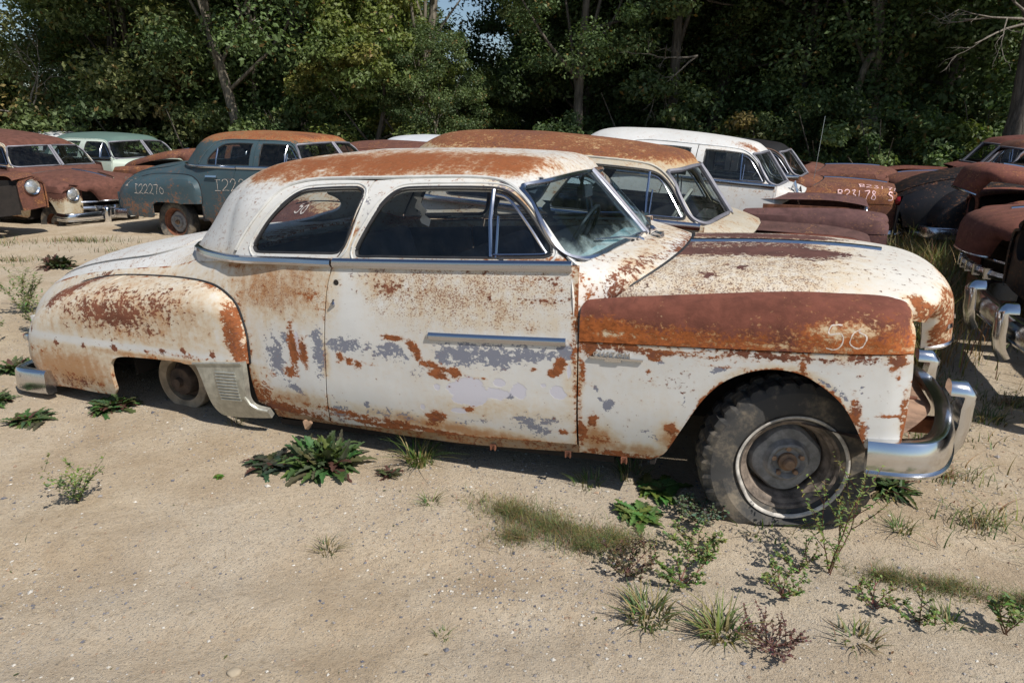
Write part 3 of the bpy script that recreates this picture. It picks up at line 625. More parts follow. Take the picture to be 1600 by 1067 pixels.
        z = roof_z(V2[:, 0], V2[:, 1])
        # rim vertices take the exact height of the edge polyline
        d = ((V2[:, None, :]-full[None, :, :2])**2).sum(2); j = d.argmin(1); k = d.min(1) < 1e-10; z[k] = full[j[k], 2]
        capV = np.stack([V2[:, 0], V2[:, 1], z], 1)
        mir = lambda q: (q[0]*np.array((1, -1, 1)), [f[::-1] for f in q[1]])
        def redge(q): return q
        V, F = weld([(capV, F), a, mir(a), b, mir(b)], 4e-4)
        # outward = away from the cabin centre
        F2 = []
        ctr = np.array((-1.8, 0, .85))
        for f in F:
            nn = np.cross(V[f[1]]-V[f[0]], V[f[2]]-V[f[0]]); F2.append(f if nn @ (V[list(f)].mean(0)-ctr) > 0 else f[::-1])
        c.roof = c.skin('roof', V, F2, 'paint_roof', V-ctr, c.W('roof'), .02)
        # panes
        gl = c.k.get('glass', True)
        wp = half(wsl, []); off = np.array((-.008, 0, 0)); rubber = MB()
        Pw = P(wsl[:, 0], wsl[:, 1])
        for s in (1, -1):
            q = (wp[0]+off, wp[1])
            if gl: c.skin('windshield_pane', q[0], q[1], 'glass_ws', (1, 0, 0), None, 0, None, s < 0)
            pts = [(p[0]+.004, p[1]*s, p[2]) for p in Pw]
            c.add(MB().tube(pts, .013 if c.hi else .015, 6, closed=True), 'windshield_trim', 'trim' if c.hi else 'divider')
        cz = np.linspace(.795, 1.114, 8); cp = [(float(cab_xf(np.array(0.), np.array(q)))+.006, 0, q) for q in cz]
        c.add(MB().tube(cp, .013 if c.hi else .011, 8), 'windshield_divider', 'divider')
        bp = half(rb, [])
        if gl:
            V_, F_ = weld([bp, mir(bp)], 4e-4); c.skin('rear_window', V_+np.array((.006, 0, 0)), F_, 'glass', (-1, 0, .3), None, 0)
        # drip rail
        for s in (1, -1):
            pts = [(x, s*(-(float(cab_y(x, z)))-.004), z) for x, z in dens(drip[1:-1], .06, False)]
            c.add(MB().tube(pts, .0085, 6), 'drip_rail', 'plain' )
            if c.hi: c.add(MB().tube([(x, y-s*-.004, z-.011) for x, y, z in pts], .0055, 6), 'roof_seam', 'rubber')
    def side_windows(c):
        style = c.k.get('style', 'coupe')
        if style == 'coupe': holes = [('door', DFRAME, DWIN), ('quarter', QUP, QWIN)]
        else:
            fw = [(-1.603,0.81,1),(-0.956,0.8,1),(-0.935,0.807),(-0.929,0.822),(-0.94,0.854),(-1.05,0.991),(-1.126,1.05),(-1.198,1.075),(-1.36,1.086),(-1.596,1.091,1)]
            ff = [(-1.687,0.792,1),(-1.679,1.132,1),(-1.385,1.126),(-1.221,1.11),(-1.123,1.068),(-1.031,0.991),(-0.886,0.811),(-0.854,0.777,1)]
            rf = [(-1.697,0.792,1),(-1.688,1.133,1),(-1.988,1.139),(-2.172,1.135),(-2.294,1.1),(-2.398,0.981),(-2.467,0.895),(-2.514,0.828),(-2.53,0.79,1)]
            rw = [(-2.368,0.83),(-2.33,0.817,1),(-1.76,0.817,1),(-1.753,1.091,1),(-1.94,1.097),(-2.107,1.091),(-2.185,1.07),(-2.285,0.987),(-2.356,0.901)]
            holes = [('door', ff, fw), ('rear', rf, rw)]
        for nm, fr, wn in holes:
            name = {'door': 'door_frame', 'quarter': 'quarter_frame', 'rear': 'rear_door_frame'}[nm]
            fs = c.side_panel(name, fr, [wn], cab_y, 'paint_frame', 'frame', .02)
            ws = spl(wn); x, z = dens(ws, .03).T
            for i, s in enumerate((1, -1)):
                # stepped reveal and rubber seal round the glass
                y = cab_y(x, z); mb = MB().tube([(a, s*-(b-.010), q) for a, b, q in zip(x, y, z)], .0105, 6, closed=True)
                c.add(mb, 'window_seal', 'rubber', None)
                if c.hi:
                    cx, cz = x.mean(), z.mean(); k = .032
                    xo = x+np.sign(x-cx)*0; d = np.stack([x, z], 1); t = np.roll(d, -1, 0)-np.roll(d, 1, 0); t /= np.linalg.norm(t, axis=1, keepdims=True)
                    no = np.stack([t[:, 1], -t[:, 0]], 1)
                    if (no*(d-d.mean(0))).sum() < 0: no = -no
                    e = d+no*.020; c.add(MB().tube([(a, s*-(float(cab_y(a, q))+.0005), q) for a, q in e], .0052, 6, closed=True), 'window_bead', 'plain')
            if c.k.get('glass', True) is True:
                V2, F = net(ws, [], max(.04, c.step)); V = np.stack([V2[:, 0], -(cab_y(*V2.T)-.014), V2[:, 1]], 1)
                for s in (0, 1): c.skin(('door_glass' if nm == 'door' else 'rear_side_glass'), V, F, 'glass', (0, -1, 0), None, 0, None, bool(s))
            # vent window bars
            sides = (1, -1)
            if nm == 'door':
                vb = [(-1.205,1.073),(-1.194,0.955),(-1.181,0.81)]; vt = [(-1.188,1.053),(-1.145,1.041),(-1.1,1.008),(-1.022,0.916),(-0.961,0.834),(-0.951,0.82),(-0.966,0.815),(-1.169,0.817)]
                for s in sides:
                    q = lambda pl: [(a, s*-(float(cab_y(a, b))-.006), b) for a, b in pl]
                    mb = MB().tube(q(vb), .009, 6).tube(q([tuple(p) for p in dens(spl([(*vt[0], 1)]+vt[1:-1]+[(*vt[-1], 1)], False, 4), .04, False)]), .0065, 6)
                    mb.box(q([(-1.135, .797)])[0], (.03, .012, .018)).tube(q([(-1.162, .97), (-1.157, .80)]), .006, 6)
                    c.add(mb, 'vent_window_bar', 'trim')
            elif nm == 'rear':
                for s in sides: c.add(MB().tube([(-2.24, s*-(float(cab_y(-2.24, b))-.006), b) for b in (.795, .9, 1.04)], .009, 6), 'vent_window_bar', 'trim')
    def body(c):
        k = c.k
        if not k.get('front_only'): c.rear_body(k)
        c.front_body(k)
    def rear_body(c, k):
        # doors and quarters
        c.doors = c.side_panel('door', DOOR, [], low_y, 'paint', 'side', .014)
        q = [(-1.925,.789,1),(-1.962,.678),(-2.0,.426),(-2.015,.278),(-2.055,.008,1),(-2.20,.03,1),(-2.40,.036,1),(-2.49,.07,1),(-2.50,.44,1),(-2.60,.58,1),(-2.76,.63,1),(-3.2,.64,1),(-3.7,.60,1),(-3.9,.52,1),(-4.02,.40,1),(-4.08,.12,1),(-4.42,.12,1),(-4.5,.36,1)]
        xs = np.linspace(-4.45, -2.62, 16); q += [(float(x), float(Z0+.787*hx(x)), 1) for x in xs] + [(-2.5,.80,1),(-2.3,.794,1)]
        c.side_panel('quarter_panel', q, [], low_y, 'paint', 'side', .012)
        # rear deck with trunk lid
        yo = lambda x: .8*wx(x)
        L = [(x, -float(yo(x))) for x in np.linspace(-4.45, -2.62, 16)]
        outl = np.array([(-4.57, -.30)] + L + [(-2.62, 0)] + [(x, -y) for x, y in L[::-1]] + [(-4.57, .30)])
        lid = spl([(-3.20,-.50),(-3.16,-.36),(-3.14,0),(-3.16,.36),(-3.20,.50),(-3.4,.565),(-4.1,.50),(-4.42,.40),(-4.50,.25),(-4.52,0),(-4.50,-.25),(-4.42,-.40),(-4.1,-.50),(-3.4,-.565)])
        V2, F = net(outl, [lid], c.step*1.2); c.skin('rear_deck', np.stack([V2[:, 0], V2[:, 1], deck_z(*V2.T)], 1), F, 'paint', (0, 0, 1), c.W('deck'))
        cc = lid.mean(0); lid2 = cc+(lid-cc)*.982
        if not k.get('no_trunk'):
            V2, F = net(lid2, [], c.step*1.2); c.skin('trunk_lid', np.stack([V2[:, 0], V2[:, 1], deck_z(*V2.T)+.006], 1), F, 'paint', (0, 0, 1), c.W('deck'), .02)
        c.add(MB().box((-4.50, 0, .20), (.03, 1.15, .34)), 'rear_valance', 'paint')
        # rear fenders
        top = spl([p if len(p) == 2 else p for p in RFEN[:17]], False, 6)
        def fy(x, z):
            P2 = np.stack([np.atleast_1d(x), np.atleast_1d(z)], 1); d = pldist(P2, top)
            yo_ = pch(x, [-4.2,-3.9,-3.3,-2.8,-2.45], [.90,.93,.945,.945,.935]) - .12*np.clip((.2-z)/.35, 0, 1)**2
            Rr = pch(x, [-4.2,-3.9,-3.3,-2.6,-2.45], [.15,.2,.19,.10,.07]); yb = np.minimum(low_y(x, z)-.01, yo_-.005); t = np.clip(d/Rr, 0, 1)
            return yb+(yo_-yb)*np.sqrt(np.clip(1-(1-t)**2, 0, 1))
        c.rf = fy
        hid = set(k.get('no_rear_fender', ()))
        c.rfen = c.side_panel('rear_fender', RFEN, [], fy, 'paint', 'side', .02)
        seam = dens(top[:int(len(top)*.62)], .06, False)
        for s in (1, -1): c.add(MB().tube([(a, s*-(float(low_y(a, b))+.002), b) for a, b in seam], .006, 5), 'fender_welting', 'rubber')
    def front_body(c, k):
        # front fenders
        tp = spl(FCAP[3:], False, 6)
        def ffy(x, z):
            P2 = np.stack([np.atleast_1d(x), np.atleast_1d(z)], 1); d = pldist(P2, tp)
            yo_ = pch(x, [-.8,-.4,.1,.3,.41], [.913,.918,.918,.905,.875]) - .10*np.clip((Z0-z)/.4, 0, 2)**2
            B = pch(x, [-.8,-.5,-.1,.41], [.05,.09,.13,.16]); Rr = pch(x, [-.8,-.4,0,.41], [.06,.12,.15,.10]); t = np.clip(d/Rr, 0, 1)
            return yo_-B*(1-np.sqrt(np.clip(1-(1-t)**2, 0, 1)))
        c.ff = ffy
        if not k.get('no_front'):
            c.side_panel('front_fender', FLOW, [], ffy, 'paint', 'side', .022)
            c.side_panel('fender_cap', FCAP, [], ffy, 'paint_cap', 'cap', .02, .004)
            # catwalk between fender and hood, and the closed face round the headlamp
            e = dens(tp, .06, False); e = e[e[:, 0] < .372]; e = e[e[:, 1] > .62]
            Y = ffy(e[:, 0], e[:, 1])
            inner = np.minimum(Y-.02, pch(e[:, 0], [-.8,0,.4], [.66,.56,.40]))
            for s in (1, -1):
                V = [(a, s*-(y-.001), b-.003) for a, y, b in zip(e[:, 0], Y, e[:, 1])] + [(a, s*-y, b-.055) for a, y, b in zip(e[:, 0], inner, e[:, 1])]; n = len(e)
                at = (np.array(V)); F = [(i, i+1, n+i+1, n+i) for i in range(n-1)]
                c.skin('catwalk', at*np.array((1, s, 1)), F, 'paint_cap', (0, 0, 1), c.W('cap'), 0, None, s < 0)
            a = np.linspace(0, 2*math.pi, 25)[:-1]; fl = np.array([(-.86,.18),(-.86,.49),(-.82,.60),(-.72,.64),(-.56,.62),(-.50,.52),(-.50,.32),(-.52,.14)])
            hole = np.stack([-.69+.105*np.cos(a), .475+.105*np.sin(a)], 1)
            V2, F = net(fl, [hole], max(.03, c.step)); V = np.stack([.358-.25*np.clip(-.70-V2[:, 0], -.3, 0)*-1*0-.10*np.clip(V2[:, 0]+.70, 0, 1), V2[:, 0], V2[:, 1]], 1)
            for s in (0, 1):
                c.skin('headlight_panel', V, F, 'paint', (1, 0, 0), c.W('side'), .01, None, bool(s))
                sg = 1 if s else -1
                Mt = Matrix.Translation((.358, sg*.69, .475)) @ Matrix.Rotation(R(90), 4, 'Z')
                if k.get('headlights'):
                    h = c.add(MB().lathe([(.085,.0),(.10,-.02),(.112,-.025),(.118,-.012),(.112,.01)], 28, Mt), 'headlight', 'chrome')
                    c.add(MB().lathe([(.0,-.045),(.04,-.04),(.075,-.022),(.09,-.005),(.09,.03)], 24, Mt), 'headlight_lens', 'lamp_glass', h)
                else: c.add(MB().lathe([(.0,.10),(.06,.09),(.10,.03),(.105,-.002)], 24, Mt), 'headlight_bucket', 'dark')
        # hood
        if not (k.get('no_hood') or k.get('no_front')): c.hood()
        if not k.get('no_cowl'): c.cowl()
        if k.get('front_only'):
            c.add(MB().box((-.28, .40, .08), (.86, .09, .11)).box((-.28, -.40, .08), (.86, .09, .11)).box((-.15, .50, .36), (.95, .02, .42)).box((-.15, -.50, .36), (.95, .02, .42)).box((.25, 0, .30), (.03, .98, .42)), 'inner_frame', 'rust'); return
        # sills
        c.side_panel('rocker_panel', [(-2.42,.04,1),(-2.06,.05,1),(-2.048,.0,1),(-.812,.026,1),(-.805,-.018,1),(-1.4,-.033),(-2.03,-.012),(-2.405,-.012,1)], [], lambda x, z: low_y(x, z)-.012, 'paint_sill', 'sill', .03)
        # pan, firewall and dark wheel housings
        mb = MB().box((-1.55, 0, -.06), (1.75, 1.6, .03)).box((-3.4, 0, .16), (1.9, 1.0, .03)).box((-.66, 0, .33), (.03, 1.45, .62)).box((-2.52, 0, .34), (.03, 1.5, .40))
        mb.box((-.28, .40, .08), (.86, .09, .11)).box((-.28, -.40, .08), (.86, .09, .11)).box((-3.3, .42, .10), (1.9, .09, .10)).box((-3.3, -.42, .10), (1.9, .09, .10))
        if not k.get('no_front'): mb.box((-.15, .52, .36), (.95, .02, .42)).box((-.15, -.52, .36), (.95, .02, .42)).box((.29, 0, .30), (.03, 1.0, .42)).box((-.5, 0, .2), (.02, 1.75, .45))
        mb.box((-3.0, .60, .36), (1.0, .02, .42)).box((-3.0, -.60, .36), (1.0, .02, .42)).box((-3.45, 0, .26), (.02, 1.5, .30))
        c.add(mb, 'underbody', 'dark')
    HX = [(-.46,.754),(-.15,.752),(.2,.733),(.42,.703),(.52,.676),(.585,.636),(.626,.57),(.645,.47),(.654,.375)]
    def hood_s(c, u, v):
        """u 0..1 along the centre line, v -1.25..1.25 across"""
        P = c._hp; s = np.clip(u, 0, 1)*c._hl[-1]; x = np.interp(s, c._hl, P[:, 0]); z = np.interp(s, c._hl, P[:, 1])
        tx = np.interp(s, c._hl, c._ht[:, 0]); tz = np.interp(s, c._hl, c._ht[:, 1]); nx, nz = -tz, tx
        a = pch(s/c._hl[-1], [0,.4,.62,.74,.82,.9,1], [.735,.68,.60,.54,.47,.41,.33]); d = pch(s/c._hl[-1], [0,.3,.6,.8,1], [.135,.145,.15,.15,.14])
        av = np.abs(v); q = np.minimum(av, 1)*math.pi/2; e = 2/2.5
        y = np.sign(v)*a*np.sin(q)**e; kk = 1-np.cos(q)**e + np.maximum(av-1, 0)*.45
        sh = -.25*(1-np.cos(np.minimum(av, 1)*math.pi/2)**.9)*(1-sst(0, .35, u))
        return np.stack([x-nx*d*kk+sh, y, z-nz*d*kk], 1)
    def hood_init(c):
        P = spl([(*c.HX[0], 1)] + list(c.HX[1:-1]) + [(*c.HX[-1], 1)], False, 10); c._hp = P
        c._hl = np.concatenate([[0], np.cumsum(np.linalg.norm(np.diff(P, axis=0), axis=1))]); t = np.gradient(P, axis=0); c._ht = t/np.linalg.norm(t, axis=1, keepdims=True)
    def hood(c):
        c.hood_init(); L = c._hl[-1]
        nu = int(L/c.step)+1; nv = int(1.9/c.step/1.15)//2*2+1
        U, Vv = np.meshgrid(np.linspace(0, 1, nu), np.linspace(-1.2, 1.2, nv), indexing='ij')
        P = c.hood_s(U.ravel(), Vv.ravel()); F = [(i*nv+j, i*nv+j+1, (i+1)*nv+j+1, (i+1)*nv+j) for i in range(nu-1) for j in range(nv-1)]
        h = c.skin('hood', P, F, 'paint_hood', P-np.array((-.2, 0, .2)), c.W('hood'), .014); c.hood_o = h
        u = np.linspace(.0, .62, 14) if c.hi else np.linspace(0, .6, 8)
        p = c.hood_s(u, u*0); p[:, 2] += .004
        c.add(MB().sweep([tuple(q) for q in p], [(0, 0, 1)]*len(p), [(-.014, -.004), (-.011, .007), (0, .011), (.011, .007), (.014, -.004)]), 'hood_trim', 'trim', h)
        v = np.linspace(-1.12, 1.12, 41); p = c.hood_s(v*0, v); c.add(MB().tube([tuple(q+np.array((-.004, 0, 0))) for q in p], .0065, 5), 'hood_gap', 'rubber', h)
        # bright lip along the nose
        v = np.linspace(-1, 1, 17); p = c.hood_s(v*0+1, v); c.add(MB().tube([tuple(q) for q in p], .010, 6), 'hood_lip', 'chrome_worn', h)
        if c.hi:
            for uu, vv in ((.93, -.62), (.93, -.25), (.93, .25), (.93, .62)):
                mb = MB()
                q = c.hood_s(np.array([uu]), np.array([vv]))[0]; n_ = Vector((.9, vv*.8, .15)).normalized(); Mx = n_.to_track_quat('Z', 'Y').to_matrix().to_4x4()
                mb.box(q+np.array(n_)*.004, (.03, .018, .008), Mx.to_3x3().to_4x4())
                c.add(mb, 'badge_clip', 'chrome_worn', h)
    def cowl(c):
        A = [(float(cab_xf(np.array(q), np.array(.782)))+.010, q, r_) for q, r_ in ((0,.79),(.3,.789),(.55,.785),(.70,.781))]+[(-.815,.80,.775),(-.820,.868,.760),(-.812,.893,.705),(-.806,.905,.62),(-.806,.905,.46)]
        c.hood_init(); v = np.array([0,.30,.48,.62,.74,.85,.94,1.05,1.2]); Bp = c.hood_s(v*0, v); Bp[:, 2] -= .008
        a3 = cat3(A, 26); b3 = cat3([tuple(p) for p in Bp], 26); n = 10; V = []; 
        for i in range(26):
            for j in range(n+1):
                t = j/n; p = np.array(a3[i])*(1-t)+np.array(b3[i])*t; p[2] += .02*math.sin(math.pi*t)*(1-i/25)*(.6); V.append((p[0], -p[1], p[2]))
            
        V = np.array(V); F = [(i*(n+1)+j, (i+1)*(n+1)+j, (i+1)*(n+1)+j+1, i*(n+1)+j+1) for i in range(25) for j in range(n)]
        V, F = weld([(V, F), (V*np.array((1, -1, 1)), [f[::-1] for f in F])])
        c.skin('cowl', V, F, 'paint', V-np.array((-.8, 0, .2)), c.W('cowl'), .01)
        # ledge under the glasshouse between cabin and shoulder
    def belt(c):
        for s in (1, -1):
            def ln(x0, x1, dz=0, up=.0):
                x = np.linspace(x0, x1, max(3, int(abs(x1-x0)/.06))); z = np.interp(x, [-2.95,-2.85,-2.6,-1.9,-.8], [.828,.810,.797,.789,.784])
                y = np.maximum(low_y(x, z-.01), cab_y(x, z)); return [(a, -s*(b), q+dz) for a, b, q in zip(x, y, z)]
            prof = [(-.021,-.006),(-.021,.010),(-.008,.018),(.010,.016),(.021,.004),(.021,-.006)]
            p = ln(-1.92, -.815); c.add(MB().sweep(p, [(0, -s, .12)]*len(p), prof), 'belt_moulding', 'trim')
            p = ln(-2.90, -1.93); 
            # wraps round behind the rear pillar
            x = np.array([-2.97, -3.02]); yy = np.array([.66, .60]); p = [(float(cab_xr(np.array(q), np.array(.815)))-.002, -s*q, .815) for q in (.40, .52, .62, .68)] + p[1:]
            nr = [(-1, -s*.35, .12), (-1, -s*.6, .12), (-.8, -s, .12), (-.5, -s, .12)] + [(0, -s, .12)]*(len(p)-4)
            c.add(MB().sweep(p, nr, [(b*.9, n_) for b, n_ in prof]), 'belt_moulding', 'trim')
    def inside_(c):
        mb = MB()
        for x, zt, zs in ((-1.55, .70, .28), (-2.42, .74, .28)):
            mb.box((x+.22, 0, zs), (.52, 1.42, .22)); mb.box((x, 0, (zt+.18)/2+.02), (.17, 1.42, zt-.16), Matrix.Rotation(R(-14), 4, 'Y'))
        s = c.add(mb, 'bench_seat', 'seat')
        if c.hi:
            bv = s.modifiers.new('bevel', 'BEVEL'); bv.width = .05; bv.segments = 4
        mb = MB().box((-.84, 0, .63), (.20, 1.5, .20)); c.add(mb, 'dashboard', 'dash')
        ctr = Vector((-1.12, .40, .72)); Mx = Matrix.Translation(ctr) @ Matrix.Rotation(R(-62), 4, 'Y')
        pts = [Mx @ Vector((.20*math.cos(a), .20*math.sin(a), 0)) for a in np.linspace(0, 2*math.pi, 33)[:-1]]
        mb = MB().tube(pts, .011, 6, closed=True).tube([ctr, (-.75, .40, .50)], .02, 8).tube([Mx @ Vector((-.2, 0, 0)), Mx @ Vector((.2, 0, 0))], .008, 6)
        c.add(mb, 'steering_wheel', 'wheelwhite' if c.k.get('white_wheel') else 'rubber')
        mb = MB()
        for s in (1, -1):
            mb.box((-1.40, s*.79, .38), (1.15, .03, .72)); mb.box((-2.3, s*.77, .38), (.62, .03, .72))
        mb.box((-2.75, 0, .72), (.45, 1.25, .03)); c.add(mb, 'door_trim', 'interior')
        # headlining
        xs = np.linspace(-2.75, -1.05, 18); ys = np.linspace(-.6, .6, 13); X, Y = np.meshgrid(xs, ys, indexing='ij'); zz = roof_z(X.ravel(), Y.ravel())-.03
        V = np.stack([X.ravel(), Y.ravel(), np.maximum(zz, 1.0)], 1); F = [(i*13+j, i*13+j+1, (i+1)*13+j+1, (i+1)*13+j) for i in range(17) for j in range(12)]
        c.add(MB().add(V, F), 'headlining', 'interior')
    def bumpers(c, front=True, rear=True):
        prof = [(-.078,-.030),(-.085,.002),(-.074,.020),(-.060,.030),(-.035,.041),(0,.046),(.035,.040),(.062,.026),(.074,.006),(.070,-.012),(.055,-.02),(0,.030),(-.05,.018)]
        prof = [(-.082,-.012),(-.086,.006),(-.078,.020),(-.064,.027),(-.055,.040),(-.025,.052),(.010,.052),(.042,.042),(.064,.024),(.074,.000),(.072,-.022),(.062,-.022),(.060,.0),(.036,.030),(0,.040),(-.04,.034),(-.06,.015),(-.072,-.012)]
        if front:
            p, n_ = bumper_path(0, [(.262,-.922),(.38,-.920),(.465,-.885),(.525,-.79),(.58,-.60),(.625,-.32),(.64,0)], .125)
            tl = c.k.get('bumper_tilt', 0); p = [(a, b, z+.03*(1-min(1, abs(b)/.9))-tl*(b+.9)) for a, b, z in p]
            nn = [Vector((q.x, q.y, .12)) for q in n_]
            b = c.add(MB().sweep(p, nn, [(-.070,-.045),(-.074,-.002),(-.070,.012),(-.060,.015),(-.055,.006),(-.045,.012),(0,.017),(.042,.013),(.056,.007),(.062,-.004),(.060,-.048)]), 'front_bumper', 'chrome', sharp=38); c.fb = b
            for s in (1, -1):
                y = s*.33; dz = -tl*(y+.9)+.05; pts = [(.635, y, -.075+dz), (.665, y, -.02+dz), (.68, y, .06+dz), (.682, y, .13+dz), (.69, y, .185+dz), (.672, y, .205+dz), (.62, y, .208+dz)]
                pr = [(.052, -.02), (.05, .006), (.036, .026), (.012, .034), (-.012, .034), (-.036, .026), (-.05, .006), (-.052, -.02)]
                c.add(MB().sweep(pts, [(.9, 0, -.45), (1, 0, -.25), (1, 0, 0), (1, 0, -.05), (.85, 0, .3), (.4, 0, .9), (.1, 0, 1)], pr), 'bumper_guard', 'chrome', b, 50)
        if rear:
            p, n_ = bumper_path(0, [(-3.90,-.950),(-4.10,-.945),(-4.19,-.915),(-4.24,-.80),(-4.30,-.45),(-4.32,0)], .095)
            nn = [Vector((-q.x, -q.y, .1)) if Vector((p[i][0]+3.4, p[i][1], 0)).dot(q) < 0 else Vector((q.x, q.y, .1)) for i, q in enumerate(n_)]
            c.add(MB().sweep(p, nn, [(-.066,-.03),(-.072,.006),(-.066,.022),(-.05,.030),(.05,.030),(.066,.020),(.070,.004),(.064,-.03)]), 'rear_bumper', 'chrome_worn', sharp=50)
    def wheel(c, x, side, z=0., steer=0, r=.335, hub_y=.74, flat=None, whitewall=False, simple_=True, rs=1.):
        Mx = Matrix.Translation((x, side*hub_y, z)) @ Matrix.Rotation(R(steer), 4, 'Z') @ (Matrix.Rotation(R(180), 4, 'Z') if side > 0 else Matrix.Identity(4))
        V, F = tyre_geo(r, .088, lug=not simple_, n=48 if simple_ else 132, rim=.205*rs)
        if flat: V = squash(V, flat, .205*rs)
        w_ = c.add(MB().add([Mx @ v for v in V], F), 'wheel', 'tyre', sharp=16 if not simple_ else 60)
        n = 28 if simple_ else 64
        rim = MB().lathe([(a*rs, b) for a, b in [(.218,-.060),(.222,-.068),(.214,-.072),(.204,-.066),(.200,-.052),(.186,-.044),(.180,-.020),(.172,-.012),(.168,.02),(.168,.06)]], n, Mx); c.add(rim, 'rim', 'rimmat', w_)
        dk = [(.166,.010),(.158,-.006),(.150,-.018),(.128,-.022),(.104,-.020),(.095,-.028),(.088,-.043),(.078,-.047),(.068,-.040),(.060,-.030),(.036,-.028),(.034,-.03)]
        dk = [(a*rs, b) for a, b in dk]; V = []; m = len(dk)
        nn = 24 if simple_ else 80; F = []
        for k_ in range(nn):
            a = 2*math.pi*k_/nn
            for j, (rr, yy) in enumerate(dk):
                q = rr*(1-.10*(.5+.5*math.cos(4*(a-.75)))**1.5) if j < 4 else rr*(1-.025*math.cos(5*(a-.3))) if 4 < j < 9 else rr
                V.append(Mx @ Vector((q*math.cos(a), yy, q*math.sin(a))))
            l = (k_+1) % nn; F += [(k_*m+i, l*m+i, l*m+i+1, k_*m+i+1) for i in range(m-1)]
        d_ = MB().add(V, F)
        c.add(d_, 'wheel_disc', 'wheel', w_)
        hb = MB().lathe([(.0,-.075),(.018,-.074),(.024,-.066),(.024,-.052),(.036,-.046),(.036,-.025)], 20, Mx); c.add(hb, 'hub_cap', 'rust_dusty', w_)
        if not simple_:
            mb = MB()
            for k_ in range(5):
                a = 2*math.pi*k_/5+.3; mb.lathe([(0,-.046),(.010,-.046),(.0115,-.038),(.0115,-.026)], 6, Mx @ Matrix.Translation((.056*math.cos(a), 0, .056*math.sin(a))))
            c.add(mb, 'lug_nut', 'rust_dusty', w_)
        if whitewall:
            V = []; nk = 132
            for k_ in range(nk):
                a = 2*math.pi*k_/nk
                for rr, yy in ((.202,-.0885),(.204,-.0925),(.209,-.0950),(.213,-.0955),(.2155,-.0940)): V.append(Vector((rr*math.cos(a), yy, rr*math.sin(a))))
            V = squash(V, flat, .205*rs) if flat else V
            V = [Vector((v.x+.012*math.exp(-((math.atan2(v.z, v.x)%6.283-3.5)/.35)**2), v.y, v.z)) for v in V]
            F = [(k_*5+i, ((k_+1) % nk)*5+i, ((k_+1) % nk)*5+i+1, k_*5+i+1) for k_ in range(nk) for i in range(4)]
            c.add(MB().add([Mx @ v for v in V], F), 'white_sidewall', 'whitewall', w_)
        return w_
    def drum(c, x, side, z=0.):
        Mx = Matrix.Translation((x, side*.70, z)) @ (Matrix.Rotation(R(180), 4, 'Z') if side > 0 else Matrix.Identity(4))
        d = c.add(MB().lathe([(.118,.03),(.118,-.030),(.168,-.034),(.172,-.028),(.172,.02),(.165,.03)], 40, Mx), 'brake_plate', 'brake')
        c.add(MB().lathe([(0,-.075),(.024,-.073),(.028,-.048),(.075,-.044),(.082,-.036),(.084,.02),(.115,.03)], 28, Mx), 'brake_drum', 'drum', d)
def dens3(P, step):
    out = []
    for a, b in zip(P[:-1], P[1:]):
        L = np.linalg.norm(b-a); k = max(1, int(round(L/step)))
        if L > 1e-7: out += [a+(b-a)*j/k for j in range(k)]
    return np.array(out+[P[-1]])
def cat3(P, n):
    P = np.array(P, float); s = np.concatenate([[0], np.cumsum(np.linalg.norm(np.diff(P, axis=0), axis=1))]); t = np.linspace(0, s[-1], n)
    return np.stack([pch(t, s, P[:, i]) for i in range(3)], 1)

# ---------------------------------------------------------------- the white coupe
def W1(**kw):
    return lambda V: pack({k: (np.full(len(V), v) if not callable(v) else v(V)) for k, v in kw.items()}, len(V))
def mats(base, roof=None, hood=None, cap=None, frame=None, glass='glass', soft=.10, **kw):
    kw = {'dark': (.125, .052, .038), 'orange': (.215, .078, .032), **kw}
    p = paint('paint', base, soft, **kw); mk = lambda b, s=None: paint('paint', b, s or soft, **kw) if b is not None else p
    return {'paint': p, 'paint_roof': mk(roof), 'paint_hood': mk(hood), 'paint_cap': mk(cap), 'paint_frame': mk(frame), 'paint_sill': p, 'plain': simple('plain', base, .6, 0, .2, 14), 'glass': M['bg_glass'], 'glass_ws': M['bg_glass'], 'dash': M['interior'], 'rimmat': M['rust'], 'wheelwhite': M['white_trim']}
WHITE = (.66, .66, .645)
mm = {'paint': paint('white_paint', WHITE, .07), 'paint_roof': paint('white_roof_paint', (.64, .64, .625), .40, mott=.45), 'paint_frame': paint('white_frame_paint', (.66, .655, .63), .16), 'paint_hood': paint('white_hood_paint', (.68, .655, .60), .06, dark=(.105, .045, .036)),
      'paint_cap': paint('rusted_fender_paint', (.66, .62, .54), .22, dark=(.155, .052, .034), orange=(.34, .10, .026), rough=.62), 'plain': M['plain_white'], 'paint_sill': paint('sill_paint', (.34, .27, .20), .2), 'glass': M['glass'], 'glass_ws': M['ws_glass'],
      'dash': simple('green_dash', (.20, .32, .32), .8, 0, .4, 14), 'rimmat': simple('rusty_rim', (.17, .135, .108), .75, 0, .6, 20, .4)}
main = Car('coupe_car', 'white two-door coupe with rusty roof and fender tops, missing its rear wheels, nearest of all', 'car', mm, .0135, headlights=False, bumper_tilt=.10, wear={
    'side': wear_side, 'roof': wear_roof, 'frame': wear_frame, 'hood': wear_hood, 'cap': wear_cap, 'cowl': wear_cowl,
    'deck': lambda V: pack({'S': .10+.40*sst(-3.3, -2.7, V[:, 0])*sst(.2, .6, np.abs(V[:, 1]))+.08*fbm(V, 4, 3), 'K': np.full(len(V), .45), 'D': np.full(len(V), .17), 'O': .15+.3*sst(-2.95, -2.7, V[:, 0]), 'P': np.full(len(V), .15)}, len(V)),
    'sill': W1(S=.5, O=.35, D=.3, K=.3)})
main.cabin(); main.side_windows(); main.body(); main.belt(); main.inside_(); main.bumpers()
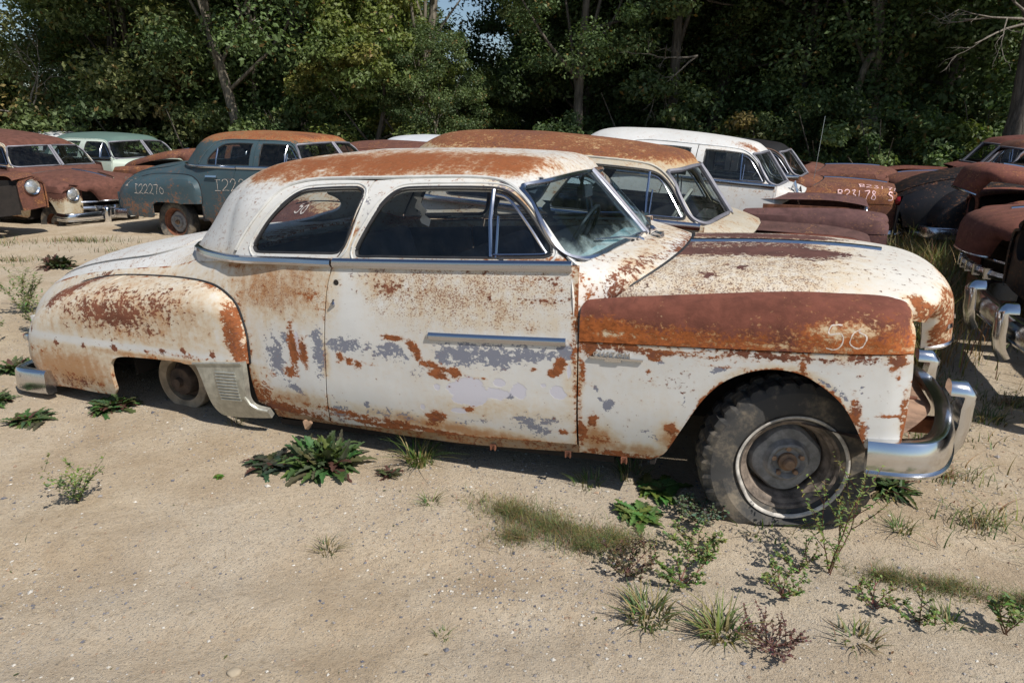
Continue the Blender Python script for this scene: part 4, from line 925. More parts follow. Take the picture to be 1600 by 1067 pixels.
main.wheel(0, -1, 0, 16, .340, .735, .232, True, False, .87)
main.wheel(0, 1, 0, 16, .340, .735, .232, False, True, .87)
main.drum(-3.14, -1, .085); main.drum(-3.14, 1, .085)
def main_details(c):
    # gravel guard with ten ribs
    g = [(-2.787,0.285,1),(-2.481,0.302,1),(-2.486,0.182),(-2.496,0.103),(-2.48,0.06),(-2.409,0.037,1),(-2.403,-0.003,1),(-2.669,-0.017),(-2.715,-0.005),(-2.739,0.044),(-2.746,0.117),(-2.755,0.189),(-2.77,0.241)]
    gy = lambda x, z: np.maximum(c.rf(x, z), low_y(x, z)+.012) if False else pch(x, [-2.9,-2.5,-2.38], [.945,.94,.925])-.13*np.clip((.2-z)/.35, 0, 1)**2
    for i, o in enumerate(c.side_panel('stone_guard', g, [], gy, 'aluminium', 'none', .03, .004)):
        s = -1 if i == 0 else 1; mb = MB()
        for k in range(10):
            z = .244-k*.0165; pts = [(x, s*(float(gy(np.array(x), np.array(z)))+.005), z) for x in np.linspace(-2.66, -2.535, 6)]
            mb.tube(pts, .0058, 6)
        e = [(x, z) for x, z in [(-2.795,.280),(-2.655,.290),(-2.485,.298)]]
        mb.tube([(x, s*(float(gy(np.array(x), np.array(z)))+.006), z) for x, z in e], .007, 6)
        e = [(-2.508,.12),(-2.492,.078),(-2.455,.05),(-2.405,.04)]; mb.tube([(x, s*(float(gy(np.array(x), np.array(z)))+.004), z) for x, z in e], .009, 6)
        c.add(mb, 'guard_rib', 'aluminium', o)
    # door mouldings, lock, handle hole
    prof = [(-.017,-.004),(-.016,.007),(-.004,.013),(.006,.012),(.016,.006),(.017,-.004)]
    for i, d in enumerate(c.doors):
        s = -1 if i == 0 else 1
        x = np.linspace(-1.445, -.838, 14); y = low_y(x, x*0+.486); p = [(a, s*b, .486) for a, b in zip(x, y)]
        if s > 0: p = p
        c.add(MB().sweep(p, [(0, s, .05)]*14, prof).tube([(-1.445, s*(float(low_y(-1.445, .486))+.001), .486), (-1.46, s*float(low_y(-1.445, .486)), .486)], [.014, .003], 8), 'door_moulding', 'trim', d)
        y0 = float(low_y(-1.905, .703)); c.add(MB().lathe([(0,-.001),(.013,-.001),(.0135,.0)], 14, Matrix.Translation((-1.905, s*(y0+.002), .704)) @ Matrix.Rotation(R(0 if s < 0 else 180), 4, 'Z')), 'handle_hole', 'dark', d)
        y0 = float(low_y(-1.925, .61)); c.add(MB().tube([(-1.926, s*(y0-.002), .595), (-1.925, s*(y0+.008), .61), (-1.924, s*(y0-.002), .627)], [.006, .011, .005], 8), 'door_lock', 'trim', d)
    # script badge on the fender: ragged letters over a tapered bar
    ff = c.ff
    y0 = float(ff(np.array(-.62), np.array(.434))[0])
    mb = MB(); xs = np.linspace(-.74, -.53, 9); pts = [(x, -(float(ff(np.array(x), np.array(.432))[0])+.003), .433-.004*i/8) for i, x in enumerate(xs)]
    mb.sweep(pts, [(0, -1, 0)]*9, [(-.0045, 0), (-.004, .006), (.004, .006), (.0045, 0)])
    pts2 = [(x, -(float(ff(np.array(x), np.array(.424))[0])+.003), .423) for x in np.linspace(-.68, -.615, 5)]; mb.sweep(pts2, [(0, -1, 0)]*5, [(-.006, 0), (-.005, .006), (.005, .006), (.006, 0)])
    c.add(mb, 'badge', 'chrome_worn')
    cu = bpy.data.curves.new('badge_lettering', 'FONT'); cu.body = 'CUSTOM'; cu.size = .030; cu.extrude = .003; cu.space_character = 1.35
    t0 = bpy.data.objects.new('lettering', cu); me = bpy.data.meshes.new_from_object(t0); bpy.data.objects.remove(t0); me.materials.clear(); t = link('badge_lettering', me, M['chrome_worn'], c.root)
    t.matrix_local = Matrix.Translation((-.727, -(y0+.004), .437+c.z)) @ Matrix.Rotation(R(90), 4, 'X')
    # chalked 50 on the rusty fender top
    sf = lambda a, b: ((a, -(float(ff(np.array(a), np.array(b))[0])+.004), b), (0, -1, .15))
    c.add(chalk('50', (.105, .515), 1, 1, .088, sf, .0048, .06, 4, .0005), 'chalk_mark', 'chalk')
    st = [[(.10,.56),(.13,.575),(.17,.585)], [(.19,.56),(.20,.575)], [(.10,.535),(.135,.545)]]
    # tail lamp at the tip of the fender, wipers, sill clips, aerial-less cowl
    for s in (1, -1):
        c.add(MB().tube([(-4.06, -s*.885, .335), (-4.12, -s*.87, .335), (-4.15, -s*.865, .337)], [.026, .024, .008], 12), 'tail_lamp', 'trim')
        c.add(MB().tube([(-4.147, -s*.865, .337), (-4.16, -s*.864, .337)], [.014, .006], 10), 'tail_lamp_lens', 'lens')
        w0 = (-.685, s*.20, .80); c.add(MB().tube([w0, (-.735, s*.34, .824), (-.80, s*.56, .845)], [.007, .005, .004], 6).tube([w0, (-.665, s*.18, .785)], [.012, .014], 8), 'wiper', 'chrome_worn')
    c.add(MB().tube([(-.645, -.02, .785), (-.62, -.05, .803), (-.585, -.09, .797)], .012, 6).box((-.61, -.03, .797), (.04, .05, .015)), 'wiper_pivot', 'chrome_worn')
    for x, z in ((-1.20, -.018), (-.855, -.012), (-.615, -.01)):
        c.add(MB().box((x, -.878, z-.008), (.024, .008, .024)).box((x-.010, -.884, z-.010), (.004, .008, .026)).box((x+.010, -.884, z-.010), (.004, .008, .026)).tube([(x, -.875, z-.02), (x, -.86, z-.030), (x, -.84, z-.018)], .004, 6), 'sill_clip', 'rust')
    # rotted sill edge below the quarter panel
    rnd = random.Random(5); V = []; xs = np.linspace(-2.41, -2.065, 34)
    for x in xs: V += [(x, -float(low_y(x, .03))-.001, .062+rnd.uniform(-.006, .006)), (x, -float(low_y(x, .0))-.004, .040+rnd.uniform(-.018, .010)+.008*(x+2.2))]
    c.add(MB().add(V, [(2*i, 2*i+1, 2*i+3, 2*i+2) for i in range(len(xs)-1)]), 'rotted_edge', 'rust_dusty')
    c.add(MB().tube([(-2.20, -.89, .0), (-2.175, -.905, -.014), (-2.155, -.90, .004)], [.012, .022, .010], 7), 'rust_flake', 'rust_dusty')
    # splash apron between the body and the front bumper, with its curled edge and fallen scraps
    th = np.linspace(-1, 1, 25); V = []
    for t in th:
        y = t*.80; xo = .585-.28*abs(t)**3.0
        for j in range(9):
            q = j/8; x = .05+(xo-.05)*q; V.append((x, y, .165-.03*q-.06*(y+.8)*q+.012*math.sin(6*y+9*x)))
    c.add(MB().add(V, [(i*9+j, (i+1)*9+j, (i+1)*9+j+1, i*9+j+1) for i in range(24) for j in range(8)]), 'splash_apron', 'apron')
    mb = MB()
    for x, y, l, a in ((.36, -.45, .16, .5), (.42, -.1, .22, 1.2), (.33, .2, .18, -.4), (.47, -.30, .12, 2.0)):
        mb.tube([(x, y, .165), (x+.5*l*math.cos(a), y+.5*l*math.sin(a), .175), (x+l*math.cos(a), y+l*math.sin(a), .158)], .008, 5)
    c.add(mb, 'fallen_scrap', 'rust')
    for s in (1, -1): c.add(MB().box((.40, s*.36, .0-.04*s), (.40, .05, .06)), 'bumper_bracket', 'rust')
    # radiator frame in the open front
    mb = MB().box((.26, 0, .52), (.04, .92, .04)).box((.26, .45, .33), (.04, .05, .36)).box((.26, -.45, .33), (.04, .05, .36)).box((.18, 0, .36), (.03, .80, .34)); c.add(mb, 'radiator', 'drum')
    # torn headlining and mirror behind the glass
    c.add(MB().box((-1.02, .12, 1.00), (.03, .20, .06)).tube([(-1.02, .05, 1.03), (-1.0, .02, 1.09)], .008, 6), 'rear_view_mirror', 'interior')
    rnd = random.Random(3)
    for x, z, l in ((-1.62, 1.05, .13), (-1.0, 1.02, .10)):
        V = []; 
        for i in range(8): V += [(x+.014*math.sin(i*1.7)-.02, -.60+.01*i, z-l*i/7), (x+.022+.012*math.cos(i*2.1), -.61+.01*i, z-l*i/7-rnd.uniform(0, .02))]
        c.add(MB().add(V, [(2*i, 2*i+1, 2*i+3, 2*i+2) for i in range(7)]), 'torn_lining', 'white_trim' if x < -1.3 else 'seat')
M['apron'] = simple('apron_rust', (.27, .17, .115), .9, 0, .55, 7, .5)
main_details(main)
main.place(1.3464, 3.1078, 20.67, 3.287, .24)

# ---------------------------------------------------------------- the other wrecks of the yard
GRP = 'old wrecked cars parked in the yard'
def rustw(lo=.5, hi=1., seed=0, top=1.08, key=None):
    def f(V):
        n = fbm(V*np.array((.7, 1, 1.3)), 3, 4, seed); g = fbm(V, 9, 3, seed+7)
        D = lo+(hi-lo)*n + (g-.5)*.5; return pack({'D': np.clip(D, 0, 1), 'O': np.clip(.95-.5*n+(g-.5)*.6, 0, 1), 'S': np.full(len(V), .8), 'K': np.full(len(V), .4)}, len(V))
    return f
def oldpaint(stain=.2, rust=.25, z0=-.1, seed=0, orange=None):
    """faded paint: rust creeps up from the sills and down from the roof"""
    def f(V):
        n = fbm(V, 4, 4, seed)-.5; z = V[:, 2]; low = sst(.25, z0-.05, z)*.6
        O = rust+low+n*.6; return pack({'O': np.clip(O, 0, 1), 'S': np.clip(stain+low+n*.5, 0, 1), 'D': np.clip(rust*.6+low*.7+n*.4, 0, 1), 'K': np.full(len(V), .3)}, len(V))
    return f
def rustroof(full=.8, seed=0, edge=.0):
    def f(V):
        z = V[:, 2]; n = fbm(V*np.array((.6, 1, 1)), 4, 4, seed)-.5; k = sst(1.09+edge, 1.16+edge, z)
        return pack({'O': np.clip((full+n*.5)*k+.12, 0, 1), 'D': np.clip(.35*k+n*.5, 0, 1), 'S': np.clip(.2+.6*k+n*.4+.45*np.exp(-((V[:, 0]+.95)/.12)**2), 0, 1)}, len(V))
    return f
def stretch(back=0., up=1., wide=1., z1=.45):
    def f(V):
        V = V.copy(); V[:, 0] -= back*sst(-1.7, -2.5, V[:, 0]); V[:, 2] = np.where(V[:, 2] > z1, z1+(V[:, 2]-z1)*up, V[:, 2]); V[:, 1] *= wide; return V
    return f
def full(c, bump_=(True, True), seats=True):
    if not c.k.get('no_cabin'): c.cabin(); c.side_windows(); c.belt(); 
    c.body()
    if seats and not c.k.get('no_cabin'): c.inside_()
    if any(bump_): c.bumpers(*bump_)
    return c
def surf_side(c, fn): return lambda a, b: ((a, -(float(np.ravel(fn(np.array(a), np.array(b)))[0])+.004), b), (0, -1, .1))
def grille(c, mat='chrome_worn'):
    """toothed bar, dark mouth and lower pan between the front fenders"""
    c.add(MB().box((.30, 0, .22), (.04, 1.1, .34)), 'grille_opening', 'dark')
    mb = MB(); y = np.linspace(-.58, .58, 17); p = [(.55-.42*abs(a)**2.2, a, .245) for a in y]
    mb.sweep(p, [(1, .0+a*.6, 0) for a in y], [(-.035, -.01), (-.03, .02), (0, .032), (.03, .02), (.035, -.01)])
    g = c.add(mb, 'grille_bar', 'rust' if mat == 'rust' else mat)
    for a in (-.4, -.24, -.08, .08, .24, .4): c.add(MB().box((.555-.42*abs(a)**2.2+.015, a, .245), (.05, .035, .085)), 'grille_tooth', 'chrome', g)
    mb = MB(); p = [(.52-.42*abs(a)**2.2, a, .345) for a in y]; mb.tube(p, .014, 6); c.add(mb, 'grille_rim', mat, g)
    mb = MB(); V = []
    for a in y: V += [(.50-.40*abs(a)**2.2, a, .15), (.50-.40*abs(a)**2.2, a, .02)]
    c.add(MB().add(V, [(2*i, 2*i+1, 2*i+3, 2*i+2) for i in range(len(y)-1)]), 'front_pan', 'paint')

ST = .06
# rust-roofed cream car right behind the coupe, its hood gone
m_ = mats((.50, .47, .40), (.50, .44, .34), None, (.30, .20, .15), (.50, .48, .43), soft=.2)
def wear_wag(V):
    x, y, z = V.T; n = fbm(V, 4, 4, 21)-.5
    O = np.where((x > -1.0) & (z < .74), .35+.35*sst(.2, .74, z), .12)+n*.6+.6*np.exp(-((x+2.9)/.5)**2-((z-.6)/.08)**2)
    fr = sst(-.85, -.7, x); fr = np.maximum(fr, 1.6*sst(-2.7, -2.95, x)*sst(.66, .60, z+.2*n)); return pack({'O': np.clip(O+fr*.4, 0, 1), 'S': np.clip(.35+n+.3*fr, 0, 1), 'D': np.clip(.2+n*.6+fr*.5, 0, 1)}, len(V))
c = Car('cream_sedan', 'cream car with rusty roof close behind the white coupe, hood missing', 'car', m_, .05, stretch(.25, 1.05, 1), GRP, {'side': wear_wag, 'roof': rustroof(.62, 4, .01), 'frame': oldpaint(.35, .15, -.5, 3), 'cap': rustw(.8, 1.1, 5), '*': oldpaint(.3, .2, -.5, 6)}, no_hood=True, white_wheel=True, headlights=True)
c.m['paint_cap'] = paint('bare_fender', (.3, .2, .15), .2, dark=(.10, .05, .043), orange=(.22, .085, .03), rough=.4)
full(c, (False, True)); wagon = c
mb = MB().box((-.30, .30, .42), (.80, .04, .30)).box((-.30, -.30, .42), (.80, .04, .30)).tube([(-.60, .18, .50), (-.2, .20, .52), (.22, .22, .47)], [.11, .12, .09], 12)
c.add(mb, 'inner_fender', 'underside_rust')  if False else c.add(mb, 'inner_fender', 'rust')
V = []
for i in range(13):
    a = math.pi*i/12; V += [(-.60, -.62*math.cos(a), .33+.34*math.sin(a)**.6), (-.52, -.60*math.cos(a), .31+.34*math.sin(a)**.6)]
c.add(MB().add(V, [(2*i, 2*i+1, 2*i+3, 2*i+2) for i in range(12)]), 'cowl_lip', 'rubber')
mbf = MB(); V = []
for i in range(13):
    a = math.pi*i/12; V.append((-.585, -.60*math.cos(a), .20+.46*math.sin(a)**.6))
V.append((-.585, 0, .1)); c.add(MB().add(V, [(i, i+1, 13) for i in range(12)]), 'firewall', 'paint_frame')
c.side_panel('door_handle', [(-1.90,.60,1),(-1.72,.60,1),(-1.72,.628,1),(-1.90,.628,1)], [], lambda x, z: low_y(x, z)+.03, 'chrome', 'none', .03)
c.add(chalk('50', (-3.70, .585), 1, 1, .075, surf_side(c, c.rf), .009, .05, 8), 'chalk_mark', 'chalk'); c.place(2.23, 4.86, 20.67, -3.2, .05)

# bare rusted front clip standing between the cream car and the white sedan
c = Car('front_clip', 'purple-brown rusted fenders without a hood, between the cream car and the white sedan', 'car part', mats((.22, .10, .07), None, None, (.2, .1, .08), soft=.25, dark=(.105, .05, .047), orange=(.20, .09, .05), rough=.42), .045, None, None, {'*': rustw(.65, 1.05, 15)}, no_cabin=True, no_hood=True, no_cowl=True, front_only=True, headlights=True)
c.body(); c.place(3.05, 6.52, 20.67, -1.0, .17)
# white sedan behind it with its whole front taken off
c = Car('white_sedan', 'plain white sedan without any front fenders, between the cream car and the black-roofed one', 'car', mats((.66, .66, .65), None, soft=.2), ST, stretch(.2, 1.04), GRP,
        {'roof': lambda V: pack({'O': .12+.62*np.exp(-((V[:, 0]+1.15)/.16)**2-((np.abs(V[:, 1])-.52)/.06)**2), 'S': np.full(len(V), .12)}, len(V)), '*': oldpaint(.12, .08, -.3, 8)}, style='sedan', no_front=True)
full(c, (False, True))
mb = MB().tube([(-.70, -.55, .60), (-.62, -.60, .82), (-.50, -.62, .55)], [.02, .035, .015], 6).tube([(-.66, -.40, .55), (-.55, -.50, .78), (-.46, -.45, .50)], [.03, .02, .02], 6).box((-.55, -.55, .55), (.05, .22, .12), Matrix.Rotation(R(35), 4, 'X'))
c.add(mb, 'hood_hinge', 'chrome_worn')
c.place(3.82, 7.88, 20.67, -4.0, .06)

# black roof over a rusty hood, numbers chalked on it
c = Car('black_roof_sedan', 'black-roofed car whose rusty hood and fender carry chalked numbers', 'car', mats((.22, .12, .08), (.016, .016, .018), (.15, .10, .07), (.20, .10, .06), (.02, .02, .022), soft=.2), ST, None, GRP,
        {'roof': W1(S=.1), 'frame': W1(S=.1), 'hood': rustw(.3, .9, 31), 'cap': rustw(.2, .7, 32), '*': rustw(.3, .9, 33)}, style='sedan', headlights=True)
full(c, (True, True)); grille(c)
hs = lambda a, b: (tuple(c.hood_s(np.array([a]), np.array([-b]))[0]), (0, -.6, .8))
c.add(chalk('B23178', (.30, .62), 1, -1, .11, lambda a, b: hs(a, b), .016, .05, 2), 'chalk_number', 'pinkchalk') if False else None
def hsf(a, b):
    q = c.hood_s(np.array([a]), np.array([-b]))[0]; r = c.hood_s(np.array([a]), np.array([-b-.02]))[0]; t = Vector(r-q).normalized(); n_ = Vector((1, 0, 0)).cross(t); n_ = n_ if n_.z > 0 else -n_
    return tuple(q), tuple(n_)
c.add(chalk('B23178', (.30, .70), .75, -1.5, .11, hsf, .012, .05, 2, .008), 'chalk_number', 'pinkchalk')
c.add(chalk('B23178', (-.33, .555), 1, 1, .10, surf_side(c, c.ff), .011, .05, 3), 'chalk_number', 'pinkchalk'); c.add(chalk('S', (.26, .555), 1, 1, .10, surf_side(c, c.ff), .014, .04, 4), 'chalk_mark', 'pinkchalk')
c.add(MB().tube([(-.62, -.62, .62), (-.60, -.60, 1.55)], .004, 5), 'antenna', 'chrome_worn')
c.place(4.80, 9.56, 20.67, -1.5, .10)

c = Car('cut_down_wreck', 'rusty car front with no cabin left, farthest in the row behind the black-roofed car', 'car', mats((.2, .08, .05), soft=.2), .08, None, GRP, {'*': rustw(.5, 1, 41)}, no_cabin=True)
full(c, (False, False)); c.add(MB().tube([(-1.0, -.5, .6), (-1.02, -.5, 1.0), (-1.02, -.25, 1.02), (-1.0, -.25, .6)], .02, 6), 'door_hoop', 'rust')
c.place(5.645, 11.33, 20.67, 2, .22)

# teal sedan on the left
def wear_teal(V):
    x, y, z = V.T; n = fbm(V, 5, 4, 51)-.5
    O = .10+n*.75+.30*np.exp(-((x+3.2)/.9)**2-((z-.22)/.12)**2)+.25*sst(.25, -.05, z); return pack({'O': np.clip(O, 0, 1), 'D': np.clip(.1+n*.5, 0, 1), 'S': .1*np.ones(len(V)), 'P': np.clip(.2+n*.6, 0, 1)}, len(V))
TEAL = (.052, .088, .105)
c = Car('teal_sedan', 'dark teal four-door sedan with rust-streaked roof and a number chalked on its rear fender', 'car', mats(TEAL, TEAL, soft=.22, primer=(.07, .085, .095), dark=(.12, .05, .03), orange=(.27, .085, .03)), ST, stretch(.15, 1.04), GRP,
        {'side': wear_teal, 'roof': rustroof(.5, 52), 'frame': wear_teal, '*': wear_teal}, style='sedan')
full(c, (True, True)); c.wheel(-3.13, -1, -.02, 0, .33, .74, .24, False, True); c.wheel(0, -1, 0, 0, .33, .74, .24, False, True)
c.add(chalk('S2', (-4.02, .50), 1, 1, .11, surf_side(c, c.rf), .009, .05, 5), 'chalk_number', 'chalk')
c.add(chalk('I22270', (-3.72, .40), 1, 1, .13, surf_side(c, c.rf), .0065, .06, 6), 'chalk_number', 'chalk')
c.add(chalk('I22270', (-2.25, .48), 1, 1, .15, surf_side(c, low_y), .0065, .06, 7), 'chalk_number', 'chalk')
c.side_panel('door_handle', [(-2.38,.655,1),(-2.20,.655,1),(-2.20,.68,1),(-2.38,.68,1)], [], lambda x, z: low_y(x, z)+.03, 'chrome', 'none', .03)
c.place(-1.709, 9.80, 20.67, 0, .19)

# roofs showing beyond
for nm, lab, base, wr, x, y, yaw, hub, kw in (
    ('rust_sedan', 'low rusty-roofed car just beyond the teal sedan', (.25, .11, .07), rustw(.5, 1, 61), -.193, 11.24, 20.67, .07, {}),
    ('white_coupe', 'far white-roofed car seen between the rusty roofs above the coupe', (.62, .64, .68), W1(S=.06), .254, 13.08, 20.67, .15, {}),
    ('rust_coupe', 'rust-roofed dark car between the mint sedan and the teal sedan', (.22, .09, .06), rustw(.4, .95, 62), -4.6, 16.0, 20.67, .05, {}),
    ('white_top_sedan', 'white-roofed car peeping over the far-left rusty roof', (.62, .63, .64), W1(S=.1), -9.7, 17.4, 18, .22, {})):
    c = Car(nm, lab, 'car', mats(base, soft=.2), .08, None, GRP, {'*': wr}, style='sedan', **kw); full(c, (False, True)); c.place(x, y, yaw, 0, hub)

# mint two-tone sedan with its hood sprung open
m_ = mats((.50, .58, .50), (.12, .19, .17), (.25, .12, .08), (.45, .25, .14), (.52, .60, .53), soft=.2)
c = Car('mint_sedan', 'pale mint sedan with dark green roof and its rusty hood sprung open', 'car', m_, ST, stretch(.1, 1.06), GRP, {
    'roof': lambda V: pack({'S': np.full(len(V), .1), 'C': np.full(len(V), .2)}, len(V)), 'hood': rustw(.4, .9, 71),
    'side': lambda V: pack({'O': np.clip(.10+.6*sst(-.8, -.7, V[:, 0])*sst(.30, .62, V[:, 2]+.2*(fbm(V, 5, 3, 72)-.5)), 0, 1), 'S': np.clip(.12+.6*sst(-.8, -.7, V[:, 0]), 0, 1)}, len(V)), 'cap': rustw(.2, .7, 73), '*': W1(S=.12)}, style='sedan')
full(c, (False, True)); c.hood_o.location = (-.5, 0, 1.04+.10); c.hood_o.rotation_euler = (0, R(-14), 0); c.hood_o.location = Vector((-.5, 0, 1.10)) - Matrix.Rotation(R(-14), 3, 'Y') @ Vector((-.5, 0, 1.04))
c.place(-6.75, 14.1, 20.67, 0, .15)

# rusty-hooded car facing the lane
m_ = mats((.56, .52, .42), (.2, .06, .04), (.26, .10, .06), (.4, .22, .12), (.5, .48, .42), soft=.22)
def wear_ply(V):
    x, y, z = V.T; n = fbm(V, 5, 4, 81)-.5; up = sst(.30, .46, z+.25*n)
    return pack({'D': np.clip(.85*up+.15+n*.5, 0, 1)*(z > .05), 'O': np.clip(.2+.75*up+n*.5+.25*sst(.1, -.02, z), 0, 1), 'S': np.clip(.45+n, 0, 1), 'K': np.full(len(V), .4)}, len(V))
c = Car('rusty_front_car', 'car with a rust-brown hood and bright chrome bumper facing the lane, at far left', 'car', m_, ST, stretch(.2, 1.03, 1.0, .55), GRP, {'side': wear_ply, 'hood': rustw(.65, 1.1, 82), 'roof': rustw(.8, 1.1, 83), 'cap': wear_ply, 'frame': oldpaint(.4, .25, -.4, 84), '*': wear_ply}, style='sedan', headlights=True)
full(c, (True, False)); grille(c); c.wheel(0, -1, -.04, 0, .20, .72, .16, False, True)
c.add(MB().box((.70, .12, .13), (.012, .40, .12)), 'number_plate', 'white_trim')
c.add(MB().box((.60, 0, .56), (.05, .22, .02)).box((.60, 0, .585), (.03, .08, .05), None, .3), 'hood_badge', 'chrome')
hl = c.add(MB().sweep([tuple(q) for q in c.hood_s(np.linspace(.45, .72, 8), np.zeros(8))+np.array((0, 0, .02))], [(0, 0, 1)]*8, [(-.012, -.02), (-.008, .02), (.008, .02), (.012, -.02)]), 'hood_ornament', 'chrome')
c.place(-7.40, 12.1, 20.0, -5.0, .04)
c = Car('stripped_rust_car', 'brown rusted car front with one bright headlamp, cut by the left edge', 'car', mats((.25, .12, .08), soft=.2), ST, None, GRP, {'*': rustw(.45, .9, 91)}, style='sedan', headlights=True, no_hood=True)
full(c, (False, False)); c.place(-7.65, 9.6, 20.0, 0, .22)

# the row on the right, parked the other way round
c = Car('dark_front_car', 'black car at the right edge with a chrome front bumper and no grille', 'car', mats((.012, .011, .011), soft=.2), ST, None, GRP, {'*': W1(S=.1, O=.2, D=.2)}, style='sedan', no_hood=True)
full(c, (True, False)); c.add(MB().box((.22, 0, .40), (.05, 1.2, .40)), 'grille_void', 'dark'); c.place(3.50, 3.70, 200.7, 0, .28)
c = Car('brown_front_car', 'rust-brown car nose with chrome strips, second from the right edge', 'car', mats((.2, .08, .05), soft=.2, dark=(.15, .055, .038), orange=(.25, .08, .03)), ST, None, GRP, {'*': rustw(.6, 1.1, 101)}, style='sedan', headlights=True)
full(c, (False, False)); grille(c)
for s in (1, -1):
    x = np.linspace(-.7, .38, 12); c.add(MB().sweep([(a, s*(float(c.ff(np.array(a), np.array(.50))[0])+.002), .50) for a in x], [(0, s, 0)]*12, [(-.02, 0), (-.014, .014), (.014, .014), (.02, 0)]), 'side_moulding', 'chrome')
c.place(4.35, 5.38, 200.7, 0, .17)
c = Car('open_hood_wreck', 'red-brown wreck with its hood raised and front torn open', 'car', mats((.22, .08, .055), soft=.2, dark=(.165, .058, .042), orange=(.27, .085, .035)), ST, None, GRP, {'*': rustw(.5, 1.05, 111)}, style='sedan')
full(c, (False, False)); c.hood_o.rotation_euler = (0, R(-16), 0); c.hood_o.location = Vector((-.5, 0, 1.06)) - Matrix.Rotation(R(-16), 3, 'Y') @ Vector((-.5, 0, 1.04))
mb = MB()
for s in (1, -1):
    for i in range(5): mb.box((-.25-.10*i, s*.36, .76), (.035, .16, .012), Matrix.Rotation(R(14*s), 4, 'X'))
c.add(MB().tube([(.36, .5, .3), (.40, .72, .44), (.37, .82, .30), (.34, .74, .18)], .012, 6), 'torn_metal', 'white_trim')
c.place(5.34, 7.02, 200.7, 0, .19)
c = Car('black_coupe', 'black coupe with its rounded tail towards the lane, beside the open-hood wreck', 'car', mats((.014, .014, .017), soft=.2), ST, stretch(0, 1.06), GRP, {'*': W1(S=.1, O=.18, D=.2, P=.15), 'side': oldpaint(.1, .15, -.2, 121)})
full(c, (False, True), False)
for s in (1, -1): c.add(MB().lathe([(0,-.03),(.03,-.028),(.05,-.01),(.055,.02)], 16, Matrix.Translation((-4.50, s*.45, .42)) @ Matrix.Rotation(R(-90), 4, 'Z')), 'tail_lamp', 'lens'); c.add(MB().box((-4.53, s*.30, .50), (.02, .16, .02)), 'tail_trim', 'chrome')
X24 = Vector((math.cos(R(18)), -math.sin(R(18)), 0)); c.place(4.95+4.55*X24.x, 9.05+4.55*X24.y, 18, 0, .22)
c = Car('rust_fastback', 'dull rusty car with dark window frames, beyond the black coupe', 'car', mats((.16, .07, .05), soft=.2, dark=(.10, .04, .028), orange=(.19, .06, .026)), .07, None, GRP, {'*': rustw(.5, 1.05, 131)}, glass=False)
full(c, (False, False)); c.place(6.35, 10.7, 200.7, 0, .15)
c = Car('far_rust_car', 'last rusted car of the right-hand row, up against the bushes', 'car', mats((.18, .06, .045), soft=.2, dark=(.11, .036, .028), orange=(.2, .06, .03)), .08, None, GRP, {'*': rustw(.6, 1.1, 141)}, style='sedan', no_hood=True)
full(c, (False, False)); c.place(7.2, 12.35, 200.7, 0, .18)

